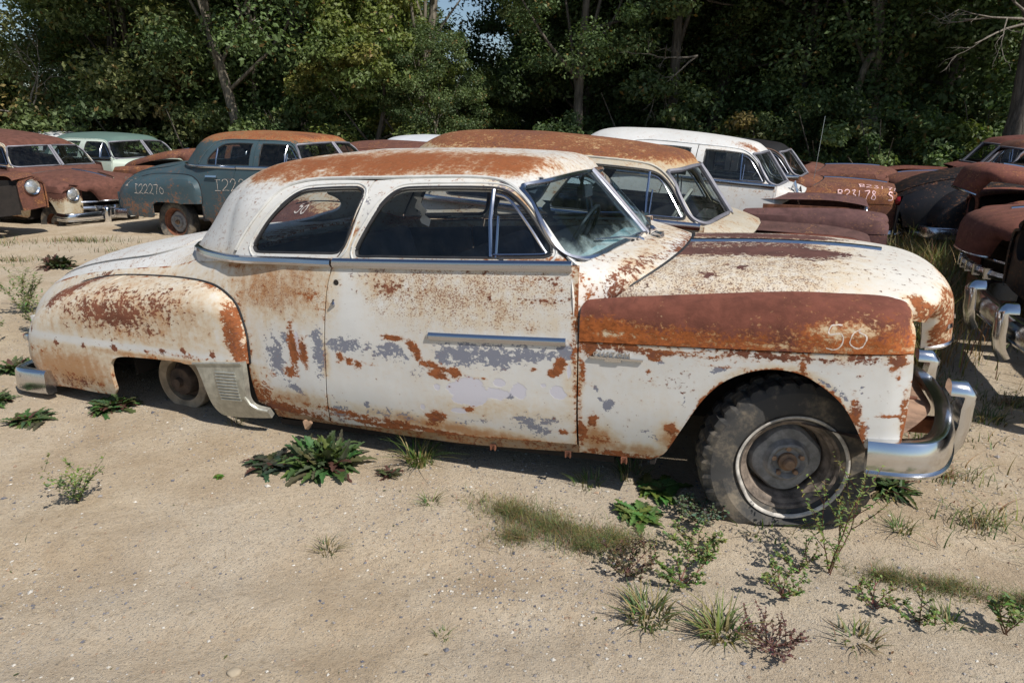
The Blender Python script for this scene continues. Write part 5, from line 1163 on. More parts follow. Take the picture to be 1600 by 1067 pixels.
# ---------------------------------------------------------------- ground
def ground_h(x, y):
    P = np.stack([x, y, 0*x], 1); n = (fbm(P, .35, 3, 201)-.5)*.10*sst(2, 9, np.abs(y-3)+np.abs(x)*.3) + (fbm(P, 1.7, 4, 202)-.5)*.034 + (fbm(P, 9, 3, 203)-.5)*.012
    n += -.026*np.exp(-((y-2.05-.06*x+.05*np.sin(x*1.3))/.16)**2) - .020*np.exp(-((y-1.72-.05*x)/.12)**2)
    return n*sst(1.2, .2, np.exp(-((x-.2)/2.6)**2-((y-3.2)/1.1)**2)*1.15)
def make_ground():
    u = np.linspace(-1, 1, 420); v = np.linspace(0, 1, 520)
    xs = np.sign(u)*(3.2*np.abs(u)+57*np.abs(u)**4); ys = np.concatenate([np.linspace(-14, .8, 40), 1.0+6*v+143*v**5])
    X, Y = np.meshgrid(xs, ys, indexing='ij'); x, y = X.ravel(), Y.ravel(); V = np.stack([x, y, ground_h(x, y)], 1)
    b = len(ys); i, j = np.meshgrid(np.arange(len(xs)-1), np.arange(b-1), indexing='ij'); i = i.ravel(); j = j.ravel()
    F = np.stack([i*b+j, (i+1)*b+j, (i+1)*b+j+1, i*b+j+1], 1).tolist()
    m, nt, b_, o = new_mat('sandy_ground'); v3 = coords(nt); big = noise(nt, v3, .55, 5, .6); mid = noise(nt, v3, 2.6, 8, .68, .4); fine = noise(nt, v3, 38, 6, .75); grit = noise(nt, v3, 190, 4, .7)
    vo = N(nt, "ShaderNodeTexVoronoi"); nt.links.new(v3, vo.inputs['Vector']); vo.inputs['Scale'].default_value = 75; vo.inputs['Randomness'].default_value = 1
    vr = N(nt, "ShaderNodeTexVoronoi"); nt.links.new(v3, vr.inputs['Vector']); vr.inputs['Scale'].default_value = 170
    c = mix(nt, smooth(nt, .32, .68, mid), (.415, .318, .213), (.545, .445, .32))
    c = mix(nt, math_n(nt, 'MULTIPLY', smooth(nt, .42, .60, big), .6), c, (.53, .46, .365))
    c = mix(nt, math_n(nt, 'MULTIPLY', smooth(nt, .52, .72, math_n(nt, 'MULTIPLY_ADD', mid, .5, math_n(nt, 'MULTIPLY', fine, .5))), .55), c, (.56, .50, .41))
    c = mix(nt, math_n(nt, 'MULTIPLY', smooth(nt, .50, .30, fine), .5), c, (.25, .185, .12))
    sep = N(nt, "ShaderNodeSeparateColor"); nt.links.new(vr.outputs['Color'], sep.inputs[0])
    peb = math_n(nt, 'MULTIPLY', smooth(nt, .42, .34, vr.outputs['Distance']), smooth(nt, .70, .78, sep.outputs[0]))
    pc = mix(nt, sep.outputs[1], (.16, .15, .15), (.66, .62, .55)); c = mix(nt, math_n(nt, 'MULTIPLY', peb, math_n(nt, 'MULTIPLY_ADD', smooth(nt, .4, .62, big), .6, .35)), c, pc)
    c = mix(nt, math_n(nt, 'MULTIPLY', math_n(nt, 'SUBTRACT', grit, .5), 1.0, clamp=True), c, (.60, .53, .43))
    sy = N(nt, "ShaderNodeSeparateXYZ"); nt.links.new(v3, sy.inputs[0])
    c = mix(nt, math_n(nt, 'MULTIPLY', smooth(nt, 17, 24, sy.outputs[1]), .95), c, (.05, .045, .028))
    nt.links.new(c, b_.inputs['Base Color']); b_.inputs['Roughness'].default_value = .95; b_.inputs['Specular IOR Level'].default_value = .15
    hh = math_n(nt, 'ADD', math_n(nt, 'MULTIPLY', fine, .7), math_n(nt, 'ADD', math_n(nt, 'MULTIPLY', grit, .3), math_n(nt, 'MULTIPLY', peb, .6))); bump(nt, b_, hh, 1., .016)
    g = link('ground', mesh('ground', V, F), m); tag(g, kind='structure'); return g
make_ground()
def vattr_mat(name, rough=.8, transl=0., spec=.3, var=.0, attr='col'):
    m, nt, b, o = new_mat(name); a = N(nt, "ShaderNodeAttribute", attribute_name=attr); c = a.outputs[0]
    oi = N(nt, "ShaderNodeObjectInfo"); c = mix(nt, math_n(nt, 'MULTIPLY', oi.outputs['Random'], var), c, (.10, .085, .02)) if var else c
    nt.links.new(c, b.inputs['Base Color']); b.inputs['Roughness'].default_value = rough; b.inputs['Specular IOR Level'].default_value = spec
    if transl:
        t = N(nt, "ShaderNodeBsdfTranslucent"); c2 = mix(nt, 1., c, (1.25, 1.35, .6), 'MULTIPLY'); nt.links.new(c2, t.inputs[0]); mx = N(nt, "ShaderNodeMixShader"); mx.inputs[0].default_value = transl
        nt.links.new(b.outputs[0], mx.inputs[1]); nt.links.new(t.outputs[0], mx.inputs[2]); nt.links.new(mx.outputs[0], o.inputs[0])
    return m
# pebbles, denser towards the lane in front
def pebbles():
    rs = np.random.RandomState(7); n = 110000; y = 1.15+(rs.rand(n)**1.7)*7; x = (rs.rand(n)*2-1)*(1.0+y*.75); P = np.stack([x, y, 0*x], 1)
    k = rs.rand(n) < .17+4.5*np.clip(fbm(P*np.array((.6, 1, 1)), 1.5, 4, 211)-.5, 0, 1); x, y = x[k], y[k]; n = len(x)
    s = .0014+.0050*rs.rand(n)**3.0+(rs.rand(n) < .012)*.007*rs.rand(n); z = ground_h(x, y)
    B = np.array([(1,0,0),(-1,0,0),(0,1,0),(0,-1,0),(0,0,1),(0,0,-1)], float); Fb = [(0,2,4),(2,1,4),(1,3,4),(3,0,4),(2,0,5),(1,2,5),(3,1,5),(0,3,5)]
    V = B[None]*(.7+.6*rs.rand(n, 6, 1))*s[:, None, None]*np.array((1.25, 1, .62)); a = rs.rand(n)*6.3; ca, sa = np.cos(a)[:, None], np.sin(a)[:, None]
    vx = V[:, :, 0]*ca-V[:, :, 1]*sa; vy = V[:, :, 0]*sa+V[:, :, 1]*ca; V = np.stack([vx+x[:, None], vy+y[:, None], V[:, :, 2]+(z+s*.25)[:, None]], 2).reshape(-1, 3)
    F = (np.array(Fb)[None]+np.arange(n)[:, None, None]*6).reshape(-1, 3).tolist()
    pal = np.array([(.48,.45,.40),(.36,.30,.22),(.15,.15,.17),(.26,.24,.23),(.58,.55,.50),(.33,.23,.16),(.09,.09,.11)]); c = pal[rs.choice(7, n, p=[.16,.33,.15,.18,.02,.11,.05])]*(.8+.4*rs.rand(n, 1))
    C = np.repeat(np.concatenate([c, np.ones((n, 1))], 1), 6, 0)
    o = link('gravel', mesh('gravel', V, F, False, attrs={'col': C}), vattr_mat('pebble', .85)); tag(o, 'grey and cream pebbles strewn over the sandy lane', 'gravel', None, 'stuff')
    # a few stones large enough to pick up
    Mst = vattr_mat('stone', .9)
    for i, (px, py, s, cc) in enumerate(((.23,1.69,.022,(.20,.20,.21)),(.38,1.66,.020,(.19,.19,.2)),(-.82,1.86,.016,(.36,.30,.22)),(-1.2,1.64,.016,(.16,.17,.18)),(-.42,1.60,.017,(.15,.16,.18)))):
        bm = bmesh.new(); bmesh.ops.create_icosphere(bm, subdivisions=3, radius=1); rr = random.Random(i)
        V = np.array([v.co[:] for v in bm.verts]); q = .75+.5*fbm(V, 1.3, 3, 220+i)[:, None]; V = V*q*np.array((1.3, 1, .65))*s; F = [[v.index for v in f.verts] for f in bm.faces]; bm.free()
        at = np.tile(np.array((*cc, 1.)), (len(V), 1))*(.8+.4*fbm(V, 60, 3, 5)[:, None]); o = link('stone', mesh('stone', V, F, True, None, {'col': at}), Mst); px, py = px*.974, py*.838; o.location = (px, py, float(ground_h(np.array([px]), np.array([py]))[0])+.2*s)
        tag(o, ('dark round stone in front, nearer the picture middle', 'dark stone just right of its twin at the bottom edge', 'flat tan stone in the bare lane below the coupe door', 'small dark stone at the lower left', 'small slate-grey stone at the bottom middle')[i], 'stone', 'loose stones on the lane')
pebbles()

# ---------------------------------------------------------------- trees
def crown(seed, h0, h1, rad, nclump, nleaf, ls, pal, hollow=.45, lean=(0, 0)):
    rs = np.random.RandomState(seed); C = []
    while len(C) < nclump:
        t = rs.rand(); z = h0+(h1-h0)*t; r = rad*math.sin(math.pi*(.12+.80*t))**.7; a = rs.rand()*6.283; q = r*(hollow+(1-hollow)*rs.rand()**.6)
        C.append((q*math.cos(a)+lean[0]*t, q*math.sin(a)+lean[1]*t, z, .38+.62*rs.rand()**1.3))
    C = np.array(C); C[:, 3] *= rad/3.2; n = nclump*nleaf; ci = np.repeat(np.arange(nclump), nleaf)
    d = rs.normal(size=(n, 3)); d /= np.linalg.norm(d, axis=1, keepdims=True); rr = rs.rand(n, 1)**.45; p = C[ci, :3]+d*rr*C[ci, 3:4]*np.array((1.25, 1.25, .72)); p[:, 2] -= .12*np.abs(d[:, 0])
    nr = d*.7+rs.normal(size=(n, 3))*.6+np.array((0, 0, .5)); nr /= np.linalg.norm(nr, axis=1, keepdims=True)
    t = np.cross(nr, rs.normal(size=(n, 3))); t /= np.linalg.norm(t, axis=1, keepdims=True); b = np.cross(nr, t); s = ls*(.55+.9*rs.rand(n, 1)); 
    q = [p-t*s, p+b*s*.55+nr*s*.12, p+t*s*1.1-nr*s*.15, p-b*s*.55+nr*s*.12]; V = np.stack(q, 1)
    k = rs.choice(len(pal), nclump, p=np.array([w_ for *_, w_ in pal])/sum(w_ for *_, w_ in pal)); col = np.array([c[:3] for c in pal])[k][ci]*(.65+.7*rs.rand(n, 1)); col *= 1.18; flip = rs.rand(n) < .035; col[flip] = np.array((.22, .15, .05))*(.6+.7*rs.rand(flip.sum(), 1))
    return quads('crown', V, col), C
def trunk_mesh(seed, H, r0, path=None, limbs=(), C=None, nl=9):
    rnd = random.Random(seed); mb = MB()
    path = path or [(0, 0, -.2), (rnd.uniform(-.1, .1), 0, H*.25), (rnd.uniform(-.25, .25), rnd.uniform(-.2, .2), H*.55), (rnd.uniform(-.4, .4), rnd.uniform(-.3, .3), H)]
    p = cat3(path, 16); mb.tube([tuple(q) for q in p], [r0*(1.25-.25*min(1, i/2))*(1-.80*i/15) for i in range(16)], 10)
    for l, r in limbs: q = cat3(l, 8); mb.tube([tuple(a) for a in q], [r*(1-.75*i/7) for i in range(8)], 6)
    if C is not None:
        for i in rnd.sample(range(len(C)), min(nl, len(C))):
            e = Vector(C[i][:3]); k = rnd.randint(4, 11); s = Vector(p[k]); m_ = (s+e)/2+Vector((rnd.uniform(-.3, .3), rnd.uniform(-.3, .3), -.25)); q = cat3([tuple(s), tuple(m_), tuple(e)], 7); mb.tube([tuple(a) for a in q], [r0*.36*(1-.8*j/6) for j in range(7)], 5)
    return mesh('trunk', mb.V, mb.F, True)
LEAF = vattr_mat('leaf', .55, .28, .35); LEAFV = vattr_mat('leaf_varied', .55, .28, .35, .35)
def bark_mat(name, c0, c1):
    m, nt, b, o = new_mat(name); v = coords(nt, (1, 1, .18)); n = noise(nt, v, 16, 8, .7, .5); c = mix(nt, smooth(nt, .35, .65, n), c0, c1); nt.links.new(c, b.inputs['Base Color']); b.inputs['Roughness'].default_value = .9; bump(nt, b, n, .9, .03); return m
BARK = bark_mat('grey_bark', (.10, .085, .065), (.27, .235, .18)); BARKD = bark_mat('dark_bark', (.06, .05, .04), (.17, .145, .118)); BARE = bark_mat('bare_wood', (.13, .11, .09), (.26, .23, .19))
G1 = [(.105,.155,.056,3),(.14,.19,.072,2),(.075,.115,.044,3),(.18,.21,.085,.8)]; G2 = [(.15,.165,.062,3),(.115,.15,.056,2),(.20,.155,.06,.6),(.09,.118,.046,2)]; G3 = [(.125,.155,.04,3),(.095,.13,.038,2),(.17,.17,.045,.8)]; G4 = [(.062,.094,.036,3),(.085,.12,.044,2),(.11,.15,.055,1)]
PROTO = []
for i, (h0, h1, rad, nc, nl, pal) in enumerate(((1.2,11,3.6,120,150,G1),(.9,9.5,3.2,110,150,G2),(2.2,12,3.8,120,150,G1),(.5,8,3.0,105,150,G4),(1.5,12,3.3,115,150,G4),(.7,6.2,2.3,85,150,G3),(2.8,11.5,3.4,95,140,G2),(2.4,11,1.45,38,140,G1))):
    PROTO.append(crown(300+i, h0, h1, rad, nc, int(nl*2.9), .060, pal)+(h1,))
TR = []
def tree(name, label, px, Y, proto, sc=1., r0=.16, bark=None, group='trees at the edge of the wood', rot=0, tpath=None, limbs=(), lift=0., sy=None, leafm=None):
    Y = Y*.85; X = (px-800)/1050*(Y*.954+.05); root = empty(name, (X, Y, 0)); tag(root, label, 'tree', group)
    cm, C, H = PROTO[proto]; c = bpy.data.objects.new('crown', cm); COL.objects.link(c); c.parent = root; c.scale = (sc, sc, sy or sc); c.rotation_euler = (0, 0, rot); c.location = (0, 0, lift)
    if len(cm.materials) == 0: cm.materials.append(LEAF)
    Cw = np.array([(Matrix.Rotation(rot, 3, 'Z') @ Vector(q[:3]))*sc+Vector((0, 0, lift)) for q in C])
    t = link('trunk', trunk_mesh(len(TR)+1, H*sc*.85+lift, r0, tpath, limbs, Cw), bark or BARKD, root); TR.append(root); return root
def at(px, py, Y, X0):   # a point of the tree's own plane
    return None
rot = [i*1.37 for i in range(60)]
# front line, left to right
tree('oak_tree', 'olive-brown tree at the far left above the rusty cars', 188, 25, 1, .80, .16, None, rot=0.3)
tree('low_tree', 'low rounded tree under the sky gap at the far left', 15, 27, 5, .62, .08, rot=2.2)
tree('oak_tree', 'olive tree with thin pale stems behind the mint sedan', 222, 24, 1, 1.05, .12, BARK, rot=2.1)
tree('broadleaf_tree', 'dense dark green tree behind the gap between the mint and teal sedans', 268, 26, 0, 1.0, .15, rot=1.0)
tree('broadleaf_tree', 'tree with a tall pale leaning trunk above the teal sedan roof', 372, 21, 2, .95, .15, BARK, rot=.5, lift=1.0, tpath=[(0, 0, 0), (.0, 0, 1.4), (-.12, 0, 2.4), (-.45, .1, 3.9), (-.7, .2, 6), (-.6, .3, 9)])
tree('slim_tree', 'thin straight trunk just right of the pale leaning trunk', 402, 23, 7, .95, .09, BARK, rot=3.5, lift=1.6)
tree('broadleaf_tree', 'full green tree behind the rear half of the coupe roof', 478, 24, 0, 1.05, .15, rot=4.0)
tree('yellow_green_tree', 'low yellow-green tree behind the far white roof', 592, 20.5, 5, .78, .09, rot=.9)
tree('forked_tree', 'tall grey tree leaning right in front of the sky gap', 652, 21, 7, .9, .14, BARK, rot=5.1, lift=2.2, tpath=[(0, 0, 0), (.05, 0, 1.5), (.25, .05, 3.0), (.55, .1, 4.6), (.7, .1, 7), (.8, .2, 9)], limbs=[([(.30, .05, 3.2), (.7, 0, 3.9), (1.2, -.1, 4.5)], .06), ([(.15, 0, 2.3), (-.2, .1, 3.2), (-.5, .1, 4.2)], .05)])
tree('slim_tree', 'short pale sapling trunk right of the leaning grey tree', 682, 20, 3, .40, .045, BARE, rot=1.9, lift=.6)
tree('broadleaf_tree', 'dark tree standing behind the middle of the cream car', 915, 25, 3, .85, .15, rot=2.7)
tree('low_tree', 'low dark tree under the sky gap behind the cream car', 735, 24, 5, .52, .08, rot=.4)
tree('broadleaf_tree', 'tree whose pale sunlit boughs hang over the cream car', 905, 21, 2, .66, .15, None, rot=3.8, lift=1.6)
tree('shade_tree', 'straight dark trunk behind the white sedan roof', 1047, 22, 4, .95, .17, BARKD, rot=.2, lift=2.4, tpath=[(0, 0, 0), (.02, 0, 2), (.0, 0, 4), (.03, 0, 7), (0, .1, 10)])
tree('shade_tree', 'dark leaning tree above the black-roofed car', 1120, 24, 4, .95, .20, BARKD, rot=1.2, lift=2.0, tpath=[(-.4, 0, 0), (-.2, 0, 1.5), (.1, 0, 3), (.4, .1, 5), (.5, .1, 9)])
tree('broken_tree', 'trunk with a snapped pale limb above the chalked hood', 1355, 20.5, 6, .85, .17, BARK, rot=2.4, lift=3.2, tpath=[(.05, 0, 0), (.05, 0, 1.4), (0, 0, 2.4), (-.12, 0, 3.9), (-.2, .1, 6), (-.1, .1, 9)],
     limbs=[([(-.06, -.1, 3.30), (-.32, -.2, 3.15), (-.52, -.25, 2.5), (-.75, -.3, 1.2)], .11), ([(.05, 0, 1.7), (.5, .1, 3), (.8, .1, 5)], .09)])
tree('shade_tree', 'dark tree behind the gap between the two rows of wrecks', 1245, 23, 0, .95, .15, rot=3.1, lift=.6)
tree('shade_tree', 'dark tree left of the thick trunk at the right', 1470, 22, 3, 1.1, .15, rot=5.5, lift=.8)
tree('old_oak', 'thick-trunked oak with bare grey branches at the right edge', 1588, 15.5, 2, .95, .27, BARKD, rot=.8, lift=2.8, tpath=[(0, 0, 0), (-.05, 0, .8), (.02, 0, 1.8), (-.05, 0, 3.2), (.1, .1, 5.5), (.2, .2, 9)])
tree('broadleaf_tree', 'large dark tree just past the right edge', 1760, 19, 0, 1.1, .2, rot=4.4)
tree('oak_tree', 'brownish tree just past the left edge', -235, 23, 1, 1.1, .2, rot=1.7)
# second line, filling the gaps
for i, (px, Y, p, s) in enumerate(((-210,31,2,1.),(235,33,3,.8),(215,32,3,1.05),(320,31,4,1.05),(440,30,0,1.1),(535,31,3,1.15),(628,33,3,.72),(885,34,3,.8),(835,30,4,1.1),(930,29,0,1.15),(1000,31,3,1.25),(1090,30,4,1.15),(1180,29,0,1.15),(1300,30,3,1.3),(1400,29,4,1.2),(1500,30,0,1.15),(1620,28,3,1.3),(1700,30,4,1.2),
                                   (250,38,4,.9),(260,38,3,1.3),(390,37,0,1.25),(500,38,4,1.25),(585,38,3,1.1),(930,37,0,1.2),(960,38,3,1.5),(1060,37,4,1.4),(1150,38,0,1.3),(1260,37,3,1.5),(1350,38,4,1.4),(1450,37,0,1.35),(1560,37,3,1.5))):
    tree('wood_tree', 'dense dark green tree deep in the wood behind the front trees', px, Y, p, s, .18, None, 'trees deep in the wood', rot[i])
# the dark mass of the wood beyond
def far_wood():
    rs = np.random.RandomState(90); n = 21000; x = (rs.rand(n)*2-1)*62; y = 42+rs.rand(n)*14; top = 5.6+3.4*fbm(np.stack([x, 0*x, 0*x], 1), .22, 3, 231)+.3*sst(2, 8, x)-4.2*np.exp(-((x+3.4)/2.0)**2)-4.0*np.exp(-((x+33)/7)**2); z = rs.rand(n)**.85*top
    d = rs.normal(size=(n, 3)); d /= np.linalg.norm(d, axis=1, keepdims=True); t = np.cross(d, rs.normal(size=(n, 3))); t /= np.linalg.norm(t, axis=1, keepdims=True); b = np.cross(d, t); s = .30+.35*rs.rand(n, 1); p = np.stack([x, y, z], 1)
    V = np.stack([p-t*s, p+b*s*.6, p+t*s, p-b*s*.6], 1); col = np.array((.040, .060, .024))*(.6+.8*rs.rand(n, 1))
    o = link('far_woods', quads('far_woods', V, col), LEAF); tag(o, 'dark mass of far woods behind all the trees', 'woods', None, 'stuff')
far_wood()
# bushes under the trees
BU = [crown(400+i, .1, h, r, 34, 260, .052, pal, .2) for i, (h, r, pal) in enumerate(((2.1,1.5,G1),(1.5,1.2,G3),(2.6,1.7,G4),(1.8,1.4,G2)))]
for px, Y, p, s, lab in ((1385,17.5,0,.95,'bright green bush behind the first rusted cars of the right-hand row'),(1290,19,2,.9,'dark bush between the chalked hood and the right-hand row'),(1478,17,1,1.05,'yellow-green bush left of the thick oak trunk'),(1190,19,3,1.0,'olive bush behind the black-roofed car'),(1330,22,2,1.3,'tall dark shrub under the broken tree'),(880,20,0,.85,'sunlit green bush behind the cream car roof'),(1000,21,2,1.1,'dark bush under the straight dark trunk'),(770,22,2,1.1,'dark bush behind the middle of the coupe'),(470,21,0,1.1,'leafy bush right of the teal sedan roof'),(300,21,3,1.15,'olive bush behind the teal sedan tail'),(215,22,2,1.2,'dark bush behind the mint sedan'),(90,22,3,1.2,'brownish bush behind the far-left white roof'),(10,20,1,.9,'yellowish bush at the left edge'),(1545,19,0,1.2,'green bush behind the oak trunk')):
    Y = Y*.85; X = (px-800)/1050*(Y*.954+.05); root = empty('bush', (X, Y, 0)); tag(root, lab, 'bush', 'bushes along the edge of the wood'); cm, C = BU[p]
    if len(cm.materials) == 0: cm.materials.append(LEAF)
    c = bpy.data.objects.new('foliage', cm); COL.objects.link(c); c.parent = root; c.scale = (s,)*3; c.rotation_euler = (0, 0, px*.7)
    mb = MB()
    for q in C[:10]: mb.tube([(0, 0, -.05), (q[0]*.4*s, q[1]*.4*s, q[2]*.45*s), (q[0]*s, q[1]*s, q[2]*s)], [.03, .02, .008], 5)
    mb.build('stem', BARKD, root)
# bare dead branches reaching in from the right and over the middle
def bare(label, px, Y, z0, dirs, seed):
    Y = Y*.85; X = (px-800)/1050*(Y*.954+.05); rnd = random.Random(seed); mb = MB()
    def grow(p, d, L, r, k):
        pts = [p]; q = Vector(p); d = Vector(d).normalized()
        for i in range(5):
            d = (d+Vector((rnd.uniform(-.25, .25), rnd.uniform(-.2, .2), rnd.uniform(-.22, .22)))).normalized(); q = q+d*L/5; pts.append(tuple(q))
            if k and i > 0 and rnd.random() < .8: grow(tuple(q), d+Vector((rnd.uniform(-.9, .9), rnd.uniform(-.4, .4), rnd.uniform(-.8, .8))), L*.5, r*.5, k-1)
        mb.tube(pts, [r*(1-.75*i/5) for i in range(6)], 5)
    for d, L in dirs: grow((0, 0, 0), d, L, .028, 3)
    o = mb.build('bare_branch', BARE); o.location = (X, Y, z0); tag(o, label, 'branch', 'bare branches among the trees')
bare('bare grey branches spreading left from the thick oak', 1575, 15.2, 3.3, [((-1, -.2, .3), 1.3), ((-.9, -.3, -.25), 1.3), ((-.7, -.2, .8), 1.2)], 3)
bare('bare pale twigs above the broken tree limb', 1300, 19.5, 4.6, [((-1, -.2, .1), 1.6), ((-.8, -.2, .5), 1.5), ((.8, -.2, .3), 1.2), ((.4, -.1, .9), 1.0)], 5)
bare('dead twigs hanging beside the straight dark trunk', 1080, 20.5, 3.2, [((-.8, -.2, -.5), 1.2), ((-1, -.2, .0), 1.2)], 8)
bare('pale dead twigs low at the left edge of the wood', 55, 21.5, 1.9, [((-1, -.2, .3), 1.3), ((.7, -.2, .9), 1.2), ((.1, -.2, 1), 1.4)], 9)

# ---------------------------------------------------------------- weeds
def gz(x, y): return float(ground_h(np.array([x]), np.array([y]))[0])
WEED = vattr_mat('weed_leaf', .55, .22, .35)
class Weed:
    def __init__(s, seed): s.V = []; s.F = []; s.C = []; s.r = random.Random(seed)
    def quad(s, P, c):
        o = len(s.V); s.V += P; s.F.append(tuple(range(o, o+len(P)))); s.C += [c]*len(P)
    def leaf(s, base, az, L, Wd, rise, droop, c, teeth=0., nseg=11, fold=.35, c2=None):
        r = s.r; dx, dy = math.cos(az), math.sin(az); px, py = -dy, dx; rows = []
        for i in range(nseg+1):
            t = i/nseg; h = L*t*math.cos(rise)*(1-.12*t*t); z = L*t*math.sin(rise)-droop*L*t*t; w_ = Wd*math.sin(math.pi*min(1, .10+.90*t)**.75)**.8*(1 if t < .98 else .15)
            if teeth and i % 2: w_ *= 1-teeth
            w_ *= r.uniform(.85, 1.15); b = (base[0]+dx*h, base[1]+dy*h, base[2]+z)
            rows.append(((b[0]+px*w_, b[1]+py*w_, b[2]+fold*w_), b, (b[0]-px*w_, b[1]-py*w_, b[2]+fold*w_)))
        for i in range(nseg):
            k = r.uniform(.85, 1.15); cc = tuple(q*k for q in (c if c2 is None or i > nseg*.3 else c2))
            for j in (0, 1): s.quad([rows[i][j], rows[i][j+1], rows[i+1][j+1], rows[i+1][j]], cc)
    def rosette(s, n, L, Wd, c, teeth=.45, rise=(.15, 1.0), c2=None, red=.15):
        for i in range(n):
            a = i*2.399+s.r.uniform(-.3, .3); k = s.r.random(); ri = rise[0]+(rise[1]-rise[0])*k; l = L*s.r.uniform(.65, 1.1)*(1-.25*k)
            cc = (.095, .045, .035) if s.r.random() < red else tuple(q*s.r.uniform(.7, 1.3) for q in c); s.leaf((s.r.gauss(0, .16)*L, s.r.gauss(0, .16)*L, .004), a, l, Wd*s.r.uniform(.7, 1.2), ri, (.30+.22*s.r.random())*math.cos(ri*.6), cc, teeth, c2=c2)
        return s
    def blade(s, base, az, L, w_, lean, c):
        dx, dy = math.cos(az), math.sin(az); px, py = -dy*w_, dx*w_; prev = None; n = 5
        for i in range(n+1):
            t = i/n; h = L*(lean*t*t); z = L*t*(1-.32*lean*t); k = 1-t*.92; row = ((base[0]+dx*h+px*k, base[1]+dy*h+py*k, base[2]+z), (base[0]+dx*h-px*k, base[1]+dy*h-py*k, base[2]+z))
            if prev: s.quad([prev[0], prev[1], row[1], row[0]], c)
            prev = row
    def tuft(s, n, L, rad, c, w_=.0028, lean=(.2, 1.2), dry=.2):
        for i in range(n):
            a = s.r.uniform(0, 6.283); q = rad*math.sqrt(s.r.random()); cc = (.30, .24, .11) if s.r.random() < dry else tuple(x*s.r.uniform(.65, 1.35) for x in c)
            s.blade((q*math.cos(a), q*math.sin(a), 0), a+s.r.uniform(-.8, .8), L*s.r.uniform(.5, 1.1), w_*s.r.uniform(.7, 1.3), s.r.uniform(*lean), cc)
        return s
    def sprig(s, n, H, spread, c, ll=.03, lw=.008, stemc=(.16, .09, .06), side=5, tip=None, dens=1.):
        def stem(p, d, L, k, w_):
            d = Vector(d).normalized(); q = Vector(p); N_ = max(5, int(L/.018*dens)); u = d.cross(Vector((.3, .5, .1))).normalized()
            for i in range(N_):
                d = (d+Vector((s.r.uniform(-.10, .10), s.r.uniform(-.10, .10), .035))).normalized(); q2 = q+d*L/N_; ww = w_*(1-.6*i/N_)
                s.quad([tuple(q+u*ww), tuple(q-u*ww), tuple(q2-u*ww), tuple(q2+u*ww)], stemc)
                if i > 0:
                    for _ in range(2):
                        a = s.r.uniform(0, 6.283); top = tip and i > N_*.6; l = ll*s.r.uniform(.6, 1.2)*(.55 if top else 1-.45*i/N_); cc = tuple(x*s.r.uniform(.7, 1.3) for x in (tip if top else c))
                        s.leaf(tuple(q2), a, l, lw*(.7 if top else 1)*s.r.uniform(.7, 1.2), s.r.uniform(-.1, .8), .2, cc, 0, 3, .3)
                if k and N_*.2 < i < N_*.85 and s.r.random() < side/N_:
                    a = s.r.uniform(0, 6.283); stem(tuple(q2), d*.8+Vector((math.cos(a), math.sin(a), .25))*.8, L*s.r.uniform(.35, .55), k-1, w_*.7)
                q = q2
        for i in range(n):
            a = i*2.4+s.r.uniform(-.4, .4); stem((s.r.uniform(-.01, .01), s.r.uniform(-.01, .01), 0), (spread*math.cos(a), spread*math.sin(a), 1), H*s.r.uniform(.65, 1.05), 1, .0024)
        return s
    def put(s, name, label, cat, group, x, y, rz=0, kind=None):
        A = np.concatenate([np.clip(np.array(s.C, float), 0, 1), np.ones((len(s.C), 1))], 1); x, y = x*.974, y*.838; o = link(name, mesh(name, s.V, s.F, False, None, {'col': A}), WEED); o.location = (x, y, gz(x, y)-.003); o.rotation_euler = (0, 0, rz)
        if kind: tag(o, label, cat, None, kind)
        else: tag(o, label, cat, group)
        return o
DK = (.075, .112, .042); MD = (.11, .165, .045); LT = (.16, .215, .07); YG = (.22, .26, .08); GY = (.12, .15, .095)
GR, GT, GS = 'toothed rosette weeds on the bare ground', 'grass tufts on the bare ground', 'sprigs of leafy weed on the bare ground'
def ros(seed, x, y, n, L, Wd, c, lab, **k): Weed(seed).rosette(int(n*2.1), L*.94, Wd*1.02, c, **k).put('rosette_weed', lab, 'weed', GR, x, y)
ros(1, -.90, 3.36, 80, .275, .027, DK, 'big bushy dark rosette weed below the coupe door', rise=(.12, 1.3), red=.05)
ros(2, -1.15, 3.36, 34, .20, .018, (.048, .066, .034), 'lower spread of dark leaves left of the big bushy weed', rise=(.05, .6), red=.14)
ros(3, -.57, 3.24, 26, .10, .009, (.06, .075, .035), 'small spidery rosette right of the big bushy weed', rise=(.1, .8), red=.35)
ros(4, -2.30, 4.16, 52, .19, .021, DK, 'dark rosette weed in front of the missing rear wheel', rise=(.1, .95))
ros(5, -2.66, 3.96, 44, .16, .019, DK, 'dark rosette weed below the rear bumper end', rise=(.1, .8))
ros(6, -3.02, 4.25, 36, .15, .018, DK, 'dark rosette weed cut by the left edge below the rear bumper', rise=(.1, .9))
ros(7, -3.30, 4.9, 40, .19, .02, DK, 'dark rosette weed behind the rear bumper at the left edge', rise=(.1, 1.))
ros(8, -5.38, 9.15, 46, .36, .03, (.05, .06, .03), 'dark weed clump alone on the lane before the teal sedan', rise=(.2, 1.1), red=.3)
ros(9, .53, 2.83, 26, .155, .022, MD, 'bright green thistle rosette nearest the front tyre', rise=(.15, .75), teeth=.5, red=0)
ros(10, .66, 3.06, 22, .18, .026, MD, 'broad-leaved green weed in the shade behind the front tyre', rise=(.15, .6), teeth=.35, red=0)
ros(11, 1.67, 3.08, 30, .20, .012, (.06, .085, .03), 'drooping narrow-leaved weed under the bumper end', rise=(.2, .9), red=.05)
ros(12, -1.345, 3.215, 12, .035, .009, (.10, .19, .03), 'tiny bright green seedling on the open sand', rise=(.3, .9), teeth=.2, red=0)
